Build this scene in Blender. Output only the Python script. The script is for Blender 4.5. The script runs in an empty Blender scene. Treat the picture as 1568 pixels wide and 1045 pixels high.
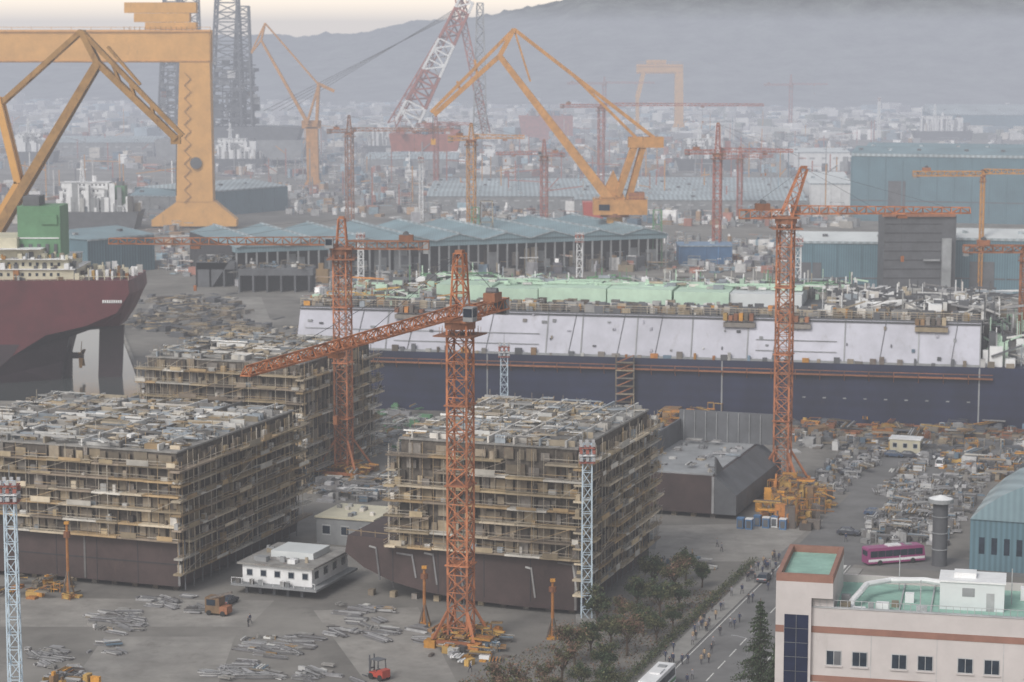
import bpy, math, random
from mathutils import Vector, Matrix, noise
R=random.Random(11)
FP=3400.0; CH=93.0
pit=math.atan((522.5-70)/FP); sp,cp=math.sin(pit),math.cos(pit)
V3=Vector
def ray(px,py):
    u=(px-784)/FP; v=(522.5-py)/FP
    return V3((u,cp+v*sp,-sp+v*cp))
def P(px,py,z=0.0):
    r=ray(px,py); t=(z-CH)/r.z; return V3((r.x*t,r.y*t,z))
def Q(px,py,Y):
    r=ray(px,py); t=Y/r.y; return V3((r.x*t,Y,CH+r.z*t))
ang=math.radians(19.5)
E=V3((math.cos(ang),-math.sin(ang),0)); D=V3((math.sin(ang),math.cos(ang),0)); UP=V3((0,0,1))
scene=bpy.context.scene
# ---------------- materials
def mat(name,col,rough=0.7,metal=0.0,var=0.25,scale=0.4,isl=0.0,rust=0.0,rustcol=(0.12,0.05,0.025),bump=0.0,wave=None,cols=None):
    m=bpy.data.materials.new(name); m.use_nodes=True
    nt=m.node_tree; N=nt.nodes; L=nt.links; bs=N['Principled BSDF']
    bs.inputs['Roughness'].default_value=rough; bs.inputs['Metallic'].default_value=metal
    tc=N.new('ShaderNodeTexCoord')
    nz=N.new('ShaderNodeTexNoise'); nz.inputs['Scale'].default_value=scale; nz.inputs['Detail'].default_value=6; nz.inputs['Roughness'].default_value=0.65
    L.new(tc.outputs['Object'],nz.inputs['Vector'])
    mr=N.new('ShaderNodeMapRange'); mr.inputs[1].default_value=0.3; mr.inputs[2].default_value=0.7
    mr.inputs[3].default_value=1-var; mr.inputs[4].default_value=1+var
    L.new(nz.outputs[0],mr.inputs[0])
    geo=N.new('ShaderNodeNewGeometry')
    if cols:
        cr=N.new('ShaderNodeValToRGB'); cr.color_ramp.interpolation='CONSTANT'
        els=cr.color_ramp.elements
        while len(els)<len(cols): els.new(0.5)
        for i,c in enumerate(cols):
            els[i].position=i/len(cols); els[i].color=(*c,1)
        L.new(geo.outputs['Random Per Island'],cr.inputs[0]); base=cr.outputs[0]
    else:
        rg=N.new('ShaderNodeRGB'); rg.outputs[0].default_value=(*col,1); base=rg.outputs[0]
    fac=mr.outputs[0]
    if isl>0:
        m2=N.new('ShaderNodeMapRange'); m2.inputs[3].default_value=1-isl; m2.inputs[4].default_value=1+isl
        wn=N.new('ShaderNodeTexWhiteNoise'); wn.noise_dimensions='1D'
        L.new(geo.outputs['Random Per Island'],wn.inputs['W']); L.new(wn.outputs['Value'],m2.inputs[0])
        mm=N.new('ShaderNodeMath'); mm.operation='MULTIPLY'; L.new(fac,mm.inputs[0]); L.new(m2.outputs[0],mm.inputs[1]); fac=mm.outputs[0]
    if wave:
        wv=N.new('ShaderNodeTexWave'); wv.inputs['Scale'].default_value=wave[1]; wv.bands_direction=wave[0]
        L.new(tc.outputs['Object'],wv.inputs['Vector'])
        m3=N.new('ShaderNodeMapRange'); m3.inputs[3].default_value=1-wave[2]; m3.inputs[4].default_value=1+wave[2]*0.4
        L.new(wv.outputs[1],m3.inputs[0])
        mm=N.new('ShaderNodeMath'); mm.operation='MULTIPLY'; L.new(fac,mm.inputs[0]); L.new(m3.outputs[0],mm.inputs[1]); fac=mm.outputs[0]
    vm=N.new('ShaderNodeVectorMath'); vm.operation='SCALE'; L.new(base,vm.inputs[0]); L.new(fac,vm.inputs['Scale'])
    out=vm.outputs[0]
    if rust>0:
        n2=N.new('ShaderNodeTexNoise'); n2.inputs['Scale'].default_value=scale*2.3; n2.inputs['Detail'].default_value=8; n2.inputs['Roughness'].default_value=0.75
        mp=N.new('ShaderNodeMapping'); mp.inputs['Scale'].default_value=(1,1,0.35); L.new(tc.outputs['Object'],mp.inputs[0]); L.new(mp.outputs[0],n2.inputs['Vector'])
        r2=N.new('ShaderNodeMapRange'); r2.inputs[1].default_value=0.62-rust*0.25; r2.inputs[2].default_value=0.75; r2.inputs[4].default_value=min(1,0.5+rust)
        L.new(n2.outputs[0],r2.inputs[0])
        mx=N.new('ShaderNodeMix'); mx.data_type='RGBA'; L.new(r2.outputs[0],mx.inputs['Factor']); L.new(out,mx.inputs[6]); mx.inputs[7].default_value=(*rustcol,1); out=mx.outputs[2]
    L.new(out,bs.inputs['Base Color'])
    if bump>0:
        bp=N.new('ShaderNodeBump'); bp.inputs['Strength'].default_value=bump; L.new(nz.outputs[0],bp.inputs['Height']); L.new(bp.outputs[0],bs.inputs['Normal'])
    return m
M={}
M['orange']=mat('crane_orange',(0.36,0.135,0.06),0.65,rust=0.45,scale=0.5,isl=0.35)
M['dorange']=mat('dark_orange',(0.24,0.10,0.05),0.65,rust=0.4,scale=0.5,isl=0.3)
M['yellow']=mat('crane_yellow',(0.56,0.30,0.085),0.55,rust=0.15,scale=0.12,var=0.14,rustcol=(.35,.19,.07))
M['yelbrown']=mat('weathered_yellow',(0.31,0.175,0.06),0.6,rust=0.35,scale=0.3)
M['yelorange']=mat('yellow_orange',(0.44,0.22,0.07),0.6,rust=0.3,scale=0.3)
M['equip']=mat('yellow_equipment',(0.55,0.27,0.03),0.65,rust=0.4,scale=0.8,isl=0.4,cols=[(0.44,0.21,0.035),(0.36,0.15,0.04),(0.20,0.125,0.065),(0.38,0.24,0.07),(0.11,0.095,0.085)])
M['redcr']=mat('crane_red',(0.30,0.10,0.075),0.65,rust=0.2,scale=0.3)
M['white']=mat('white_paint',(0.66,0.67,0.68),0.5,var=0.12,rust=0.15,rustcol=(.4,.38,.35))
M['bluewhite']=mat('blue_white_paint',(0.46,0.56,0.64),0.5,var=0.1)
M['hullbrown']=mat('primer_brown',(0.048,0.031,0.030),0.65,var=0.35,scale=0.2,rust=0.2,rustcol=(0.09,0.06,0.05))
M['navy']=mat('navy_hull',(0.013,0.018,0.048),0.55,var=0.35,scale=0.1,rust=0.15,rustcol=(0.035,0.032,0.045),wave=('Z',0.12,0.1))
M['maroon']=mat('maroon_hull',(0.085,0.014,0.02),0.5,var=0.3,scale=0.12,rust=.15,rustcol=(.06,.03,.03))
M['darkhull']=mat('dark_antifouling',(0.032,0.018,0.025),0.5,var=0.3,scale=0.1)
M['lav']=mat('lavender_panel',(0.37,0.375,0.43),0.6,var=0.16,scale=0.12,isl=0.12,rust=0.2,rustcol=(0.24,0.23,0.24))
M['scaf']=mat('scaffold_plank',(0.3,0.2,0.1),0.85,isl=0.35,cols=[(0.34,0.27,0.17),(0.26,0.21,0.14),(0.42,0.36,0.27),(0.21,0.17,0.13),(0.31,0.22,0.12),(0.44,0.42,0.38)])
M['pole']=mat('scaffold_tube',(0.3,0.25,0.2),0.6,isl=0.4,cols=[(0.32,0.28,0.22),(0.29,0.21,0.12),(0.2,0.17,0.14),(0.36,0.33,0.28)])
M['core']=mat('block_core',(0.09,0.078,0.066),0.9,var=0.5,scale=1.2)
M['inner']=mat('block_inner_steel',(0.1,0.09,0.08),0.8,isl=0.35,scale=0.8,rust=0.3,cols=[(0.16,0.135,0.10),(0.12,0.10,0.075),(0.22,0.185,0.14),(0.18,0.165,0.15),(0.07,0.06,0.05),(0.27,0.22,0.15)])
M['deckjunk']=mat('deck_outfit',(0.3,0.3,0.3),0.7,isl=0.4,cols=[(0.36,0.36,0.35),(0.25,0.25,0.25),(0.46,0.44,0.41),(0.12,0.115,0.11),(0.28,0.24,0.18),(0.54,0.54,0.53),(0.22,0.25,0.28)])
M['topdeck']=mat('primer_deck',(0.22,0.215,0.205),0.8,scale=0.5,rust=0.3,var=0.35)
M['junk']=mat('yard_equipment',(0.3,0.3,0.3),0.7,isl=0.4,cols=[(0.28,0.28,0.28),(0.40,0.40,0.40),(0.16,0.15,0.14),(0.10,0.15,0.2),(0.46,0.46,0.44),(0.26,0.17,0.08),(0.12,0.12,0.12),(0.22,0.19,0.15)])
M['gpipe']=mat('galvanised_steel',(0.32,0.33,0.34),0.55,0.2,isl=0.45,cols=[(0.30,0.30,0.31),(0.22,0.22,0.23),(0.38,0.38,0.38),(0.14,0.135,0.135)])
M['farjunk']=mat('distant_yard',(0.4,0.4,0.4),0.8,isl=0.3,cols=[(0.45,0.45,0.45),(0.6,0.6,0.6),(0.28,0.28,0.30),(0.22,0.30,0.35),(0.28,0.13,0.10),(0.10,0.10,0.12),(0.40,0.38,0.35),(0.10,0.16,0.22),(0.68,0.68,0.68),(0.33,0.22,0.14)])
M['city']=mat('city_facade',(0.5,0.5,0.5),0.8,isl=0.3,scale=0.05,cols=[(0.5,0.5,0.5),(0.6,0.6,0.58),(0.35,0.35,0.37),(0.42,0.4,0.38),(0.25,0.32,0.37),(0.65,0.65,0.65),(0.2,0.22,0.2)])
M['teal']=mat('teal_cladding',(0.09,0.165,0.205),0.6,var=0.18,scale=0.05,wave=('X',0.35,0.22))
M['tealroof']=mat('teal_roof',(0.17,0.25,0.285),0.6,var=0.22,scale=0.06,wave=('X',0.3,0.12))
M['paleroof']=mat('pale_roof',(0.31,0.36,0.385),0.6,var=0.25,scale=0.04,wave=('X',0.12,0.25))
M['roofwhite']=mat('white_roof',(0.53,0.56,0.57),0.6,var=0.15,scale=0.06)
M['blueroof']=mat('blue_roof',(0.15,0.23,0.34),0.6,var=0.15,scale=0.2,wave=('X',0.9,0.15))
M['dark']=mat('dark_shade_and_seams',(0.035,0.035,0.04),0.9)  # near-black for plate seams and for shade painted inside the open hall
M['dgrey']=mat('grey_steel',(0.09,0.095,0.105),0.7,var=0.25,scale=0.2,isl=0.2)
M['grey']=mat('mid_grey',(0.23,0.24,0.25),0.7,var=0.25,scale=0.2,isl=0.15)
M['lgreen']=mat('pale_green_paint',(0.40,0.54,0.43),0.6,var=0.14,scale=0.2,isl=0.12)
M['green']=mat('green_paint',(0.10,0.22,0.12),0.55,var=0.18,scale=0.2)
M['cream']=mat('cream_paint',(0.50,0.47,0.36),0.6,var=0.14,scale=0.3,isl=0.1)
M['wall']=mat('pinkish_concrete',(0.46,0.43,0.425),0.8,var=0.08,scale=0.3,rust=0.12,rustcol=(0.34,0.31,0.30))
M['band']=mat('brown_band',(0.24,0.125,0.095),0.8,var=0.15,scale=0.5)
M['roofgreen']=mat('roof_waterproofing',(0.24,0.40,0.34),0.7,var=0.22,scale=0.25,rust=0.35,rustcol=(0.20,0.28,0.25))
M['glass']=mat('window_glass',(0.02,0.03,0.045),0.12,var=0.4,scale=0.8)
M['bglass']=mat('blue_glass',(0.012,0.018,0.045),0.15,var=0.25,scale=0.4)
M['frame']=mat('window_frame',(0.35,0.36,0.37),0.5)
M['tyre']=mat('tyre_rubber',(0.02,0.02,0.02),0.9)
M['carpaint']=mat('car_paint_light',(0.38,0.38,0.39),0.35,var=0.03)
M['cardark']=mat('car_paint_dark',(0.05,0.055,0.07),0.35,var=0.03)
M['carblue']=mat('car_paint_blue',(0.06,0.09,0.15),0.35,var=0.03)
M['carred']=mat('red_paint',(0.38,0.06,0.04),0.4,var=0.08)
M['magenta']=mat('magenta_paint',(0.25,0.05,0.15),0.4,var=0.05)
M['bluep']=mat('blue_paint',(0.06,0.14,0.27),0.5,var=0.15,isl=0.3)
M['ground']=mat('yard_concrete',(0.168,0.160,0.148),0.9,var=0.38,scale=0.035,rust=0.35,rustcol=(0.09,0.085,0.08))
M['asphalt']=mat('asphalt',(0.135,0.134,0.134),0.9,var=0.25,scale=0.12,rust=.25,rustcol=(.09,.09,.09))
M['pave']=mat('pavement',(0.23,0.225,0.215),0.9,var=0.15,scale=0.5)
M['apron']=mat('worn_concrete',(0.225,0.215,0.20),0.9,var=0.3,scale=0.12,rust=0.35,rustcol=(0.13,0.12,0.11))
M['mark']=mat('road_marking',(0.55,0.55,0.53),0.8,var=0.35,scale=1.5,rust=.3,rustcol=(.25,.25,.25))
M['bark']=mat('bark',(0.07,0.05,0.035),0.95)
M['leafA']=mat('leaf_olive',(0.075,0.078,0.034),0.8,isl=0.6,scale=0.6,var=0.4)
M['leafB']=mat('leaf_brown',(0.15,0.09,0.06),0.85,isl=0.5,scale=0.6,var=0.4)
M['leafC']=mat('leaf_dark_green',(0.036,0.055,0.026),0.8,isl=0.6,scale=0.6,var=0.4)
M['hill']=mat('forest_hill',(0.065,0.075,0.07),0.95,var=0.95,scale=0.02)
M['skin']=mat('skin',(0.5,0.3,0.22),0.6); M['hair']=mat('hair',(0.02,0.015,0.012),0.7)
M['j1']=mat('jacket_navy',(0.03,0.04,0.08),0.8); M['j2']=mat('jacket_grey',(0.2,0.2,0.22),0.8); M['j3']=mat('jacket_tan',(0.3,0.22,0.14),0.8); M['trous']=mat('trousers',(0.03,0.03,0.04),0.8)
w=bpy.data.materials.new('harbour_water'); w.use_nodes=True; b_=w.node_tree.nodes['Principled BSDF']
b_.inputs['Base Color'].default_value=(0.05,0.06,0.06,1); b_.inputs['Roughness'].default_value=0.08
nz=w.node_tree.nodes.new('ShaderNodeTexNoise'); nz.inputs['Scale'].default_value=0.6; nz.inputs['Detail'].default_value=4
tc=w.node_tree.nodes.new('ShaderNodeTexCoord'); bp=w.node_tree.nodes.new('ShaderNodeBump'); bp.inputs['Strength'].default_value=0.25
w.node_tree.links.new(tc.outputs['Object'],nz.inputs['Vector']); w.node_tree.links.new(nz.outputs[0],bp.inputs['Height']); w.node_tree.links.new(bp.outputs[0],b_.inputs['Normal'])
M['water']=w
# ---------------- mesh builder
class B:
    def __init__(s): s.v=[]; s.f=[]; s.m=[]; s.ml=[]
    def mi(s,m):
        if m not in s.ml: s.ml.append(m)
        return s.ml.index(m)
    def add(s,vs,fs,m):
        n=len(s.v); s.v.extend([tuple(v) for v in vs]); k=s.mi(m)
        for f in fs: s.f.append(tuple(i+n for i in f)); s.m.append(k)
    def hexa(s,a,m):
        s.add(a,[(0,3,2,1),(4,5,6,7),(0,1,5,4),(1,2,6,5),(2,3,7,6),(3,0,4,7)],m)
    def beam(s,p,q,w_,m,h=None,w2=None):
        if h is None: h=w_
        d=q-p
        if d.length<1e-4: return
        d=d.normalized()
        sd=d.cross(UP)
        if sd.length<0.05: sd=d.cross(V3((0,1,0)))
        sd.normalize(); u=sd.cross(d).normalized(); k=1.0 if w2 is None else w2/w_
        a=sd*(w_/2); c=u*(h/2)
        s.hexa([p-a-c,p+a-c,p+a+c,p-a+c,q-(a+c)*k,q+(a-c)*k,q+(a+c)*k,q-(a-c)*k],m)
    def box(s,o,u,v,lu,lv,z0,z1,m):
        b0=V3((o.x,o.y,0)); z0=o.z+z0; z1=o.z+z1
        c=[b0,b0+u*lu,b0+u*lu+v*lv,b0+v*lv]
        s.hexa([x+UP*z0 for x in c]+[x+UP*z1 for x in c],m)
    def prism(s,pts,off,m):
        n=len(pts); vs=[V3(x) for x in pts]+[V3(x)+off for x in pts]
        fs=[tuple(range(n))[::-1],tuple(range(n,2*n))]+[(i,(i+1)%n,n+(i+1)%n,n+i) for i in range(n)]
        s.add(vs,fs,m)
    def cyl(s,p,q,r,m,n=8,r2=None):
        if r2 is None: r2=r
        d=(q-p).normalized(); a=d.cross(UP)
        if a.length<0.05: a=d.cross(V3((0,1,0)))
        a.normalize(); c=a.cross(d)
        vs=[]
        for (o,rr) in ((p,r),(q,r2)):
            for i in range(n):
                t=2*math.pi*i/n; vs.append(o+a*(math.cos(t)*rr)+c*(math.sin(t)*rr))
        s.add(vs,[(i,(i+1)%n,n+(i+1)%n,n+i) for i in range(n)]+[tuple(range(n))[::-1],tuple(range(n,2*n))],m)
    def quad(s,a,m): s.add(a,[tuple(range(len(a)))],m)
    def truss(s,p,q,w0,w1,n,ct,bt,m,m2=None,upv=None,tri=False,alt=1,X=False):
        d=(q-p).normalized(); a=d.cross(upv or UP)
        if a.length<0.05: a=V3((1,0,0))
        a.normalize(); c=a.cross(d).normalized()
        def cs(t):
            o=p.lerp(q,t); w=w0+(w1-w0)*t
            if tri: return [o-a*(w/2),o+a*(w/2),o+c*(w*0.9)]
            return [o-a*(w/2)-c*(w/2),o+a*(w/2)-c*(w/2),o+a*(w/2)+c*(w/2),o-a*(w/2)+c*(w/2)]
        pr=cs(0)
        for i in range(1,n+1):
            cu=cs(i/n); k=len(cu); mm=m if (m2 is None or (i//alt)%2==0) else m2
            for j in range(k):
                s.beam(pr[j],cu[j],ct,mm)
                s.beam(cu[j],cu[(j+1)%k],bt,mm)
                if X or (i+j)%2: s.beam(pr[j],cu[(j+1)%k],bt,mm)
                if X or not (i+j)%2: s.beam(pr[(j+1)%k],cu[j],bt,mm)
            pr=cu
    def obj(s,name,smooth=False):
        me=bpy.data.meshes.new(name); me.from_pydata(s.v,[],s.f); me.update()
        for m in s.ml: me.materials.append(M[m])
        me.polygons.foreach_set('material_index',s.m)
        if smooth: me.polygons.foreach_set('use_smooth',[True]*len(me.polygons))
        o=bpy.data.objects.new(name,me); scene.collection.objects.link(o); return o
def inst(o,name,loc,rz=0,sc=1):
    n=bpy.data.objects.new(name,o.data); n.location=loc; n.rotation_euler=(0,0,rz); n.scale=(sc,sc,sc); scene.collection.objects.link(n); return n
def bil(q,u,v): return q[0].lerp(q[1],u).lerp(q[3].lerp(q[2],u),v)
def clutter(b,q,n,s0,s1,hm,mats,z=0,pipes=0.3):
    for i in range(n):
        c=bil(q,R.random(),R.random()); c.z+=z; m=R.choice(mats)
        a=R.choice([ang,ang,ang+R.uniform(-.3,.3),R.uniform(0,3)]); u=V3((math.cos(a),-math.sin(a),0)); v=V3((math.sin(a),math.cos(a),0))
        if R.random()<0.5: u,v=v,-u
        L_=R.uniform(s0,s1); k=R.random()
        if k<pipes:
            h=R.uniform(0.1,hm)
            for j in range(R.randint(2,5)): 
                b.beam(c+v*j*0.5+UP*h,c+v*j*0.5+u*L_*1.8+UP*(h+R.uniform(-.1,.1)),R.uniform(.12,.3),m)
        elif k<pipes+0.2:
            h=R.uniform(0.5,hm); w_=L_*0.6; t=0.14
            cs=[c,c+u*L_,c+u*L_+v*w_,c+v*w_]
            for j in range(4):
                b.beam(cs[j],cs[j]+UP*h,t,m); b.beam(cs[j]+UP*h,cs[(j+1)%4]+UP*h,t,m); b.beam(cs[j]+UP*h*.5,cs[(j+1)%4]+UP*h*.5,t,m)
            if R.random()<.5: b.box(c,u,v,L_*.8,w_*.8,0.1,h*.7,m)
        else:
            h=R.uniform(0.25,hm)*R.random()+0.2; w_=L_*R.uniform(.3,.8)
            b.box(c,u,v,L_,w_,0.0,h,m)
            if R.random()<.5: b.box(c+u*L_*.2+v*w_*.1,u,v,L_*.4,w_*.6,h,h*R.uniform(1.1,1.5),m)
def stacks(b,q,n,m='gpipe'):
    # tidy bundles of thin tubes and flat plates lying on the ground
    for i in range(n):
        c=bil(q,R.random(),R.random()); a=ang+R.choice([0,0,.25,-.3,.6])+R.uniform(-.08,.08); u=V3((math.cos(a),-math.sin(a),0)); v=V3((math.sin(a),math.cos(a),0)); L_=R.uniform(2,5.5)
        nb=R.randint(5,12)
        for k in range(nb):
            for j in range(R.randint(1,3)):
                s=R.uniform(-.4,.4); b.beam(c+v*k*.17+u*s+UP*(.12+j*.16),c+v*k*.17+u*(s+L_)+UP*(.12+j*.16),.12,m)
        if R.random()<.3: b.box(c+v*nb*.2,u,v,L_*.5,1.2,0,R.uniform(.15,.5),R.choice([m,'junk','topdeck']))
# ---------------- ground / hills
g=B(); S=9000
g.quad([V3((-S,-600,0)),V3((S,-600,0)),V3((S,9000,0)),V3((-S,9000,0))],'ground'); g.obj('ground')
def ridge(px):
    T=[(-3000,60),(0,62),(250,60),(380,56),(450,57),(560,50),(600,40),(650,31),(700,29),(760,20),(800,13),(850,6),(900,-20),(1000,-35),(1200,-50),(1568,-55),(2200,-30),(4000,30)]
    for i in range(len(T)-1):
        if T[i][0]<=px<=T[i+1][0]:
            t=(px-T[i][0])/(T[i+1][0]-T[i][0]); return T[i][1]*(1-t)+T[i+1][1]*t
    return 60
h=B(); nx,ny=520,80; vs=[];fs=[]
for j in range(ny):
    Y=3310+j*25
    for i in range(nx):
        X=-2600+i*11; px=784+FP*X/4300; zr=CH+(70-ridge(px))/FP*4300
        t=min(1,(Y-3310)/990); t=t*t*(3-2*t)
        if Y>4300: t=max(0,1-(Y-4300)/1400)
        z=zr*t+ (noise.noise(V3((X/230,Y/300,0)))*55+noise.noise(V3((X/80,Y/90,3)))*20)*t*(1-t*.8)+noise.noise(V3((X/25,Y/25,7)))*6*t+noise.noise(V3((X/9,Y/9,2)))*5*t
        vs.append(V3((X,Y,z-1)))
for j in range(ny-1):
    for i in range(nx-1):
        a=j*nx+i; fs.append((a,a+1,a+nx+1,a+nx))
h.add(vs,fs,'hill'); h.obj('hills',True)
def glow_haze(name,x,y0,y1,z0,z1,K,col):  # absorbing, self-emitting volume; the emission stands in for light scattered by haze
    b=B(); b.hexa([V3((-x,y0,z0)),V3((x,y0,z0)),V3((x,y1,z0)),V3((-x,y1,z0)),V3((-x,y0,z1)),V3((x,y0,z1)),V3((x,y1,z1)),V3((-x,y1,z1))],'dark')
    hz=b.obj(name); hm_=bpy.data.materials.new(name); hm_.use_nodes=True; nt=hm_.node_tree; nt.nodes.clear()
    o=nt.nodes.new('ShaderNodeOutputMaterial'); ab=nt.nodes.new('ShaderNodeVolumeAbsorption'); em=nt.nodes.new('ShaderNodeEmission'); ad=nt.nodes.new('ShaderNodeAddShader')
    ab.inputs['Color'].default_value=(0,0,0,1); ab.inputs['Density'].default_value=K
    em.inputs['Color'].default_value=(*col,1); em.inputs['Strength'].default_value=K
    nt.links.new(ab.outputs[0],ad.inputs[0]); nt.links.new(em.outputs[0],ad.inputs[1]); nt.links.new(ad.outputs[0],o.inputs['Volume'])
    hz.data.materials.clear(); hz.data.materials.append(hm_)
glow_haze('emissive_haze_near',3500,-300,1049.9,-2,160,.00026,(0.53,0.535,0.57))
glow_haze('emissive_haze_far',3500,1050,3295,-1.5,128,.00062,(0.46,0.485,0.56))  # denser distant haze, its brightness also emitted by the volume
# ---------------- water, aprons, road
b=B(); b.quad([P(-700,615,.02),P(228,618,.02),P(200,540,.02),P(185,505,.02),P(-700,500,.02)],'water'); b.obj('water')
b=B()
a0=P(228,618); a1=P(185,505)
b.beam(a0+UP*.3,a1+UP*.3,.9,'apron',.6); b.beam(P(-500,618)+UP*.3,a0+UP*.3,.9,'apron',.6); b.obj('quay_kerb')
r0=P(975,1045)
def RD(s,t,z=0): return r0+E*s+D*t+UP*z
b=B(); z=.004
b.quad([RD(3,-90,z),RD(16,-90,z),RD(16,150,z),RD(3,150,z)],'asphalt')
b.quad([RD(16,85,z+.004),RD(60,85,z+.004),RD(60,96,z+.004),RD(-30,96,z+.004),RD(-30,85,z+.004)],'asphalt')
b.quad([RD(-8,150,z),RD(26,150,z),RD(26,300,z),RD(-8,300,z)],'asphalt'); b.obj('road')
b=B()
for s in (9.4,): 
    for k in range(-80,84,7): b.quad([RD(s,k,.013),RD(s+.18,k,.013),RD(s+.18,k+4.5,.013),RD(s,k+4.5,.013)],'mark')
for s in (3.4,15.4): b.quad([RD(s,-80,.013),RD(s+.15,-80,.013),RD(s+.15,84,.013),RD(s,84,.013)],'mark')
for k in range(10): b.quad([RD(4+k*1.15,80,.017),RD(4.6+k*1.15,80,.017),RD(4.6+k*1.15,84,.017),RD(4+k*1.15,84,.017)],'mark')
b.obj('road_markings')
b=B(); b.box(RD(-.2,-90),E,D,3.2,172,0,.13,'pave'); b.box(RD(16,-90),E,D,2.2,172,0,.13,'pave'); b.obj('pavement')
b=B(); z=.006
for q in [[(560,1045),(700,1045),(640,930),(480,935)],[(0,960),(380,960),(420,920),(0,915)],[(1000,860),(1180,860),(1250,800),(1010,805)],[(1080,850),(1170,850),(1190,828),(1110,828)],[(200,505),(420,505),(400,455),(240,455)],[(100,1060),(330,1060),(360,975),(160,975)]]:
    b.quad([P(x,y,z) for x,y in q],'apron'); z+=.004
b.obj('concrete_apron')
# ---------------- scaffolded blocks
def side(b,o,a,n,Lg,z0,z1,st,ext=1.6):
    nl=int((z1-z0)/st)
    x=-1.2
    while x<Lg+1.4:
        b.beam(o+a*x+n*1.5+UP*z0,o+a*x+n*1.5+UP*(z1+R.uniform(-1,1.6)),.085,'pole')
        if R.random()<.5: b.beam(o+a*x+n*.5+UP*z0,o+a*x+n*.5+UP*(z1+R.uniform(-.5,1.2)),.085,'pole')
        x+=R.uniform(1.7,2.4)
    for l in range(nl+1):
        z=z0+l*st; x=-1.6+R.uniform(-1.0,0)
        end=Lg+R.uniform(.5,1)*ext
        while x<end:
            ln=min(R.uniform(3.5,10),end-x)
            if R.random()<.96:
                pr=R.uniform(1.6,2.0); zz=z+R.uniform(-.06,.06)
                b.box(o+a*x+n*(-.1),a,n,ln-.04,pr,zz-.16,zz+.16,'scaf')
                for hh in (.55,1.05):
                    if R.random()<.8: b.beam(o+a*x+n*pr+UP*(zz+hh),o+a*(x+ln)+n*pr+UP*(zz+hh),.08,'pole')
                if R.random()<.45: b.box(o+a*(x+ln*R.random()*.4)+n*(pr+.02),a,n,ln*.5,.05,zz+.1,zz+R.uniform(.5,1.1),'scaf')
                if R.random()<.3: b.beam(o+a*x+n*pr+UP*zz,o+a*(x+ln)+n*pr+UP*(zz+st),.07,'pole')
                for kk in range(3):
                    if R.random()<.45:
                        q=x+R.uniform(0,ln*.8); b.box(o+a*q+n*.3,a,n,R.uniform(.3,1.4),.7,zz+.17,zz+R.uniform(.5,1.6),R.choice(['deckjunk','inner','scaf']))
            x+=ln
        x=0
        while x<Lg:
            ln=min(R.uniform(.8,3.0),Lg-x); 
            if R.random()<.8: 
                d_=R.uniform(.02,.45); b.box(o+a*x,a,n,ln*R.uniform(.6,.98),d_,z+R.uniform(.15,.4),z+st*R.uniform(.6,.93),'inner')
            x+=ln
def block(name,o,wd,dp,zb,zs,z1,st=2.7,s0=0,hull=None,topn=260):
    b=B()
    fl=o-E*wd
    if hull: b.prism([o+E*x+UP*z for x,z in hull],D*dp,'hullbrown')
    else: b.box(fl,E,D,wd,dp,zb,zs,'hullbrown')
    c=fl+E*s0; wi=wd-s0
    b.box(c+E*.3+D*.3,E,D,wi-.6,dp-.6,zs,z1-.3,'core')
    side(b,c,E,-D,wi,zs,z1-st*.4,st); side(b,c+E*wi,D,E,dp,zs-st*2.2,z1-st*.4,st,4.5)
    side(b,c+D*dp,E,D,wi,zs,z1-st,st); side(b,c,D,-E,dp,zs,z1-st,st)
    b.box(c,E,D,wi,dp,z1-.3,z1,'topdeck')
    t=1.0
    while t<dp-1:
        x=0.5
        while x<wi-2:
            ln=R.uniform(2,9); ln=min(ln,wi-x-.5)
            hgt=R.uniform(.3,1.3)
            k=R.random()
            if k<.5: b.box(c+E*x+D*t,E,D,ln,R.uniform(.12,.5),z1,z1+hgt,'deckjunk')
            elif k<.75: b.beam(c+E*x+D*t+UP*(z1+hgt),c+E*(x+ln)+D*t+UP*(z1+hgt),R.uniform(.15,.4),'deckjunk')
            elif k<.85: b.box(c+E*x+D*t,E,D,min(ln,3),R.uniform(.5,1.6),z1,z1+hgt*.8,'scaf')
            x+=ln+R.uniform(.2,1.2)
        t+=R.uniform(.9,1.7)
    for k in range(7):
        x=wi*(k+.5)/7; b.box(c+E*x,E,D,.3,dp,z1+.001,z1+1.1,'deckjunk')
    clutter(b,[c+UP*z1,c+E*(wi-2)+UP*z1,c+E*(wi-2)+D*(dp-2)+UP*z1,c+D*(dp-2)+UP*z1],topn,.5,2.2,1.3,['deckjunk','deckjunk','deckjunk','scaf','pole'],pipes=.35)
    for k in range(60):
        q=c+E*R.uniform(0,wi)+D*R.uniform(0,dp)+UP*z1; b.beam(q,q+UP*R.uniform(1.2,2.4),.09,'pole')
    x=1.5
    while x<wd-.5:
        for t in (1.5,dp*.35,dp*.7,dp-2): b.box(o-E*(x+.5)+D*t,E,D,1.0,1.2,0,max(zb,.5)+.2 if not hull else 1.0,'inner')
        x+=4
    t=.5
    while t<dp-1:
        b.beam(o+E*.9+D*t+UP*.5,o+E*.9+D*t+UP*zs,.2,'dgrey'); b.beam(o+E*.9+D*t+UP*(zb+1),o+E*.2+D*(t+3)+UP*zs,.16,'inner'); t+=3.2
    return b
oL=P(275,908)
b=block('x',oL,52,47,1.0,9.2,24.5,st=2.55,topn=420)
for x in (-.15,-18.5): b.box(oL+E*x-D*.12,E,D,.4,.1,1.2,9.0,'gpipe')
for s in range(6): b.box(oL-E*(8*s+8)-D*.06,E,D,.12,.05,1.1,9.1,'dark')
b.box(oL-E*52-D*.1,E,D,52,.08,4.8,4.95,'dark')
b.obj('scaffolded_hull_block')
oM=P(462,742)
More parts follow.
